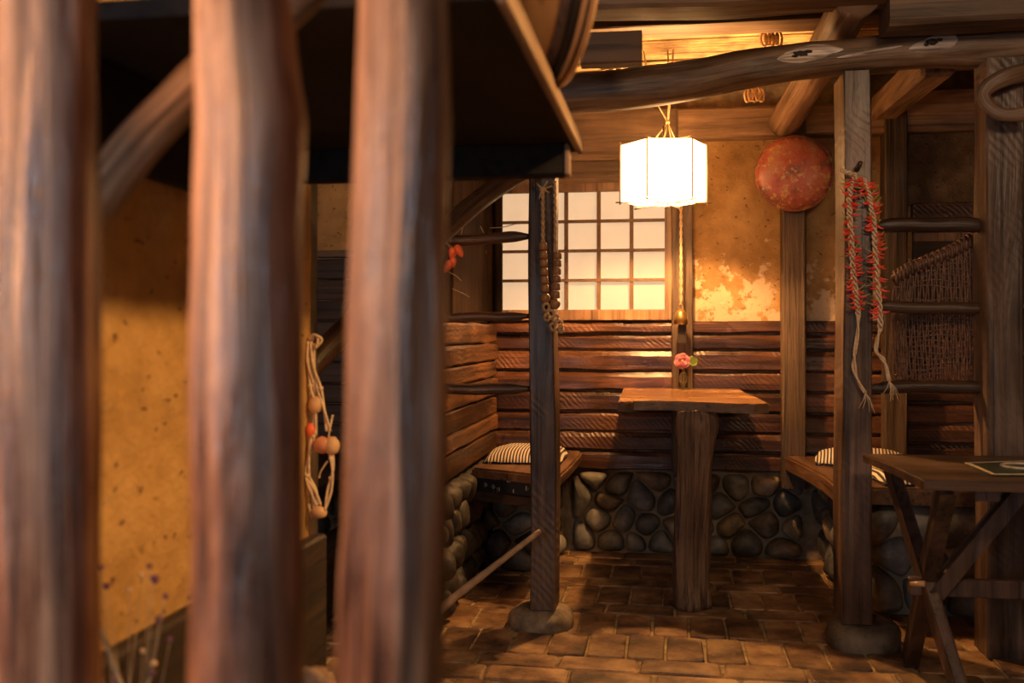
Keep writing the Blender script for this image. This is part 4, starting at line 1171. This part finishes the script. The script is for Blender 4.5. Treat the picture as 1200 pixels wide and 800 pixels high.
# ------------------------------------------------------------------ braces, sticks and dried plants
log('curved_pole', [at_d(62, 300, 1.20), at_d(108, 240, 1.17), at_d(165, 165, 1.12), at_d(222, 108, 1.06), at_d(290, 48, 1.0), at_d(360, -18, 0.95), at_d(420, -70, 0.92)], [.025, .027, .027, .025, .023, .022, .022], 'log', 'blurred curved pole rising between the first and second lattice bars', 'pole', 41, 16)
log('diagonal_brace', [at_d(338, 455, 2.25), at_d(389, 402, 2.35), at_d(470, 318, 2.6), at_d(554, 240, 2.85), at_d(618, 196, 3.03)], [.030, .029, .028, .028, .030], 'rail', 'long dark diagonal brace rising from the left wall to the beaded post', 'brace', 42, 14)
st0 = at_z(445, 770, 0.012)
log('leaning_stick', [st0, at_d(500, 728, 2.88), at_d(540, 694, 2.93), at_d(590, 655, 2.98), at_d(633, 622, 3.03)], [.019, .015, .012, .010, .009], 'log', 'pale stick leaning from the floor against the beaded post', 'stick', 43, 8)
bpy.data.objects['leaning_stick'].data.materials[0] = M['twig']

# dried fruit string on the end post of the plaster wall
fy = 2.02
fs = empty('dried_fruit_string', at_y(372, 606, fy), 'knotted straw string with dried fruits hanging behind the lattice bars', 'string')
bm = bmesh.new()
def cord(pts, r=0.0028, tw=0.004): 
    P = [at_y(a, b, fy) for a, b in pts]
    for ph in (0, math.pi): tube_bm([p + Vector((tw * math.cos(i * 1.7 + ph), tw * math.sin(i * 1.7 + ph), 0)) for i, p in enumerate(P)], r, 5, bm, sub=5)
cord([(364, 398), (368, 392), (375, 398), (370, 408)]); cord([(363, 400), (361, 425), (366, 452), (369, 475), (368, 510)])
cord([(366, 402), (368, 430), (374, 455), (380, 480), (385, 505)]); cord([(368, 505), (363, 530), (360, 555), (366, 580), (371, 598)])
cord([(388, 530), (390, 550), (386, 575), (381, 598)]); cord([(361, 560), (370, 575), (374, 592)])
cord([(390, 486), (386, 505), (384, 520)], .0015, .001); cord([(384, 540), (376, 552), (374, 560)], .0012, .001)
cord([(362, 590), (365, 606)], .0015, .001)
for px, py in ((364, 452), (376, 455), (367, 511), (388, 537), (360, 557), (388, 560)):
    bmesh.ops.create_icosphere(bm, subdivisions=1, radius=0.006, matrix=Matrix.Translation(at_y(px, py, fy)))
link('straw_cord', bm, M['straw'], fs, True)
def fruit(px, py, r, mat, name='dried_fruit', sq=1.15):
    bm = bmesh.new(); bmesh.ops.create_icosphere(bm, subdivisions=3, radius=1); c = at_y(px, py, fy)
    for v in bm.verts:
        n = 1 + 0.13 * nz(v.co, 2.0, px); v.co = Vector((c.x + v.co.x * r * n, c.y + v.co.y * r * .8, c.z + v.co.z * r * n * sq))
    link(name, bm, M[mat], fs, True)
fruit(370, 474, 0.016, 'dryfruit'); fruit(378, 521, 0.019, 'dryfruit_red', sq=.95); fruit(389, 522, 0.017, 'dryfruit', sq=1.2); fruit(374, 600, 0.017, 'dryfruit', sq=.8)
fruit(364, 504, 0.010, 'husk', sq=1.6)

# orange husk sprig on the left rails
ph = empty('husk_sprig', at_y(528, 318, 3.05), 'dried sprig with four orange-red papery husks hanging by the left rails', 'sprig')
bm = bmesh.new()
for pts in ([(512, 282), (524, 286), (534, 292)], [(520, 276), (531, 300), (528, 312)], [(531, 276), (532, 262), (534, 259)], [(544, 260), (540, 275)], [(525, 318), (534, 323), (541, 329)], [(530, 338), (543, 344), (550, 348)],
            [(574, 267), (590, 266), (605, 262), (612, 261)], [(563, 265), (567, 273)], [(588, 284), (589, 290)]):
    tube_bm([at_y(a, b, 3.06) for a, b in pts], 0.0014, 5, bm, sub=4)
link('twigs', bm, M['twig'], ph, True)
for i, (px, py, s, rt) in enumerate(((530, 297, .021, .1), (538, 294, .022, -.5), (531, 307, .018, .0), (525, 312, .022, .5))):
    bm = bmesh.new(); bmesh.ops.create_uvsphere(bm, u_segments=10, v_segments=8, radius=1); c = at_y(px, py, 3.05 - .006 * i)
    for v in bm.verts:
        z = v.co.z; a = math.atan2(v.co.y, v.co.x); rr_ = math.hypot(v.co.x, v.co.y) * (1 + .14 * math.cos(5 * a)) * (0.85 + 0.25 * z) * s * .66
        q = Vector((rr_ * math.cos(a), rr_ * math.sin(a), z * s)); q.rotate(Matrix.Rotation(rt, 3, 'Y')); v.co = c + q
    link('husk', bm, M['husk'], ph, True)

# dried flowers low on the left
bq = empty('dried_bouquet', at_d(150, 905, 1.25), 'blurred bunch of dried purple flowers at the foot of the plaster wall', 'dried flowers')
r_ = random.Random(5)
bm = bmesh.new(); heads = []
for k in range(16):
    tip = (r_.uniform(104, 205), r_.uniform(655, 800)); base = (150 + r_.uniform(-14, 14), 900); D = r_.uniform(1.18, 1.34)
    mid = ((tip[0] * .6 + base[0] * .4), (tip[1] + base[1]) / 2)
    tube_bm([at_d(*base, 1.25), at_d(*mid, (D + 1.25) / 2), at_d(*tip, D)], 0.0006, 4, bm, sub=3); heads.append((tip, D))
tube_bm([at_d(96, 700, 1.2), at_d(118, 735, 1.2), at_d(132, 775, 1.22), at_d(150, 830, 1.22), at_d(155, 900, 1.25)], 0.0032, 6, bm, sub=3)
for a in (((100, 497), (130, 475)), ((104, 600), (136, 578))):
    tube_bm([at_d(*a[0], 1.3), at_d(*a[1], 1.36)], 0.0014, 4, bm)
tag(link('stalks', bm, M['twig'], bq, True), kind='stuff')
for k, (tip, D) in enumerate(heads):
    bm = bmesh.new(); bmesh.ops.create_icosphere(bm, subdivisions=2, radius=1); c = at_d(*tip, D); s = r_.uniform(.003, .0055)
    for v in bm.verts: v.co = c + v.co * s * (1 + .5 * nz(v.co, 3, k))
    link('blossom', bm, M['purple' if k % 3 else 'pale_bloom'], bq, True)
bm = bmesh.new(); hb = at_d(368, 808, 1.35)
fl = empty('dried_flower_head', at_d(368, 940, 1.35), 'large pale dried flower head at the bottom between second and third bars', 'dried flower')
bm.free()
for k in range(9):
    a = k * 2 * math.pi / 9
    link('petal', petal_bm(hb + Vector((0, .01 * (k % 2), 0)), a, 0.036, 0.8), M['pale_bloom'], fl, True)
bm = bmesh.new(); bmesh.ops.create_icosphere(bm, subdivisions=2, radius=0.010, matrix=Matrix.Translation(hb + Vector((-.004, -.02, .004)))); link('flower_center', bm, M['purple'], fl, True)
link('stalk', tube_bm([at_d(368, 940, 1.35), at_d(366, 870, 1.35), hb], 0.002, 6, sub=3), M['twig'], fl, True)

# dark bench end glimpsed in the next booth
ob = empty('plank_bench', (-1.35, 3.55, 0), 'dark plank bench end glimpsed in the next booth behind the bars', 'bench')
q1 = at_z(362, 748, 0.0); q2 = at_z(402, 716, 0.0)
link('side_board', box_bm((q1.x - 0.16, q1.y - 0.25, 0.0), (q1.x, YB - 0.25, 0.20), 0.004), M['dark_y'], ob)
link('seat', box_bm((q1.x - 0.60, q1.y - 0.25, 0.36), (q1.x - 0.1, YB - 0.06, 0.40), 0.005), M['dark_y'], ob)
link('leg', box_bm((q1.x - 0.30, q1.y - 0.2, 0.20), (q1.x - 0.24, q1.y - 0.14, 0.36), 0.004), M['dark_y'], ob)

# ------------------------------------------------------------------ foreground lattice bars (split poles)
def lattice_bar(edges, label, seed, y=0.75):
    """edges: (row, left px, right px) down the bar"""
    pts, rad = [], []
    n = 70; z0, z1 = 0.0, TOP - 0.03
    E = [((at_y(l, py, y).x + at_y(r, py, y).x) / 2, (at_y(r, py, y).x - at_y(l, py, y).x) / 2, at_y(l, py, y).z) for py, l, r in edges]
    for k in range(n + 1):
        z = z1 + (z0 - z1) * k / n
        if z >= E[0][2]: cx, rd = E[0][:2]
        elif z <= E[-1][2]: cx, rd = E[-1][:2]
        else:
            for e, g in zip(E, E[1:]):
                if e[2] >= z >= g[2]:
                    t = (e[2] - z) / (e[2] - g[2]); t = t * t * (3 - 2 * t)
                    cx, rd = e[0] + (g[0] - e[0]) * t, e[1] + (g[1] - e[1]) * t
                    break
        pts.append(Vector((cx, y, z))); rad.append(rd)
    bm = tube_bm(pts, rad, 48, rough=0.10, seed=seed, sub=3, rs=5.0, lobes=0.03)
    o = link('lattice_bar', bm, M['bar'], None, True); tag(o, label, 'bar', 'rough wooden lattice bars in the foreground')
lattice_bar([(-40, -4, 106), (200, -4, 108), (400, -4, 106), (600, -5, 107), (840, -5, 108)], 'leftmost blurred wooden lattice bar, cut by the left edge of the view', 1)
lattice_bar([(-40, 228, 334), (60, 228, 342), (150, 230, 352), (260, 228, 346), (400, 227, 348), (600, 229, 350), (840, 224, 350)], 'middle blurred wooden lattice bar, with a bulge high on its right side', 2)
lattice_bar([(-40, 420, 524), (100, 418, 526), (280, 416, 522), (400, 410, 524), (600, 405, 522), (700, 400, 520), (840, 396, 516)], 'right blurred wooden lattice bar, deeply cracked and lit on its left side', 3)
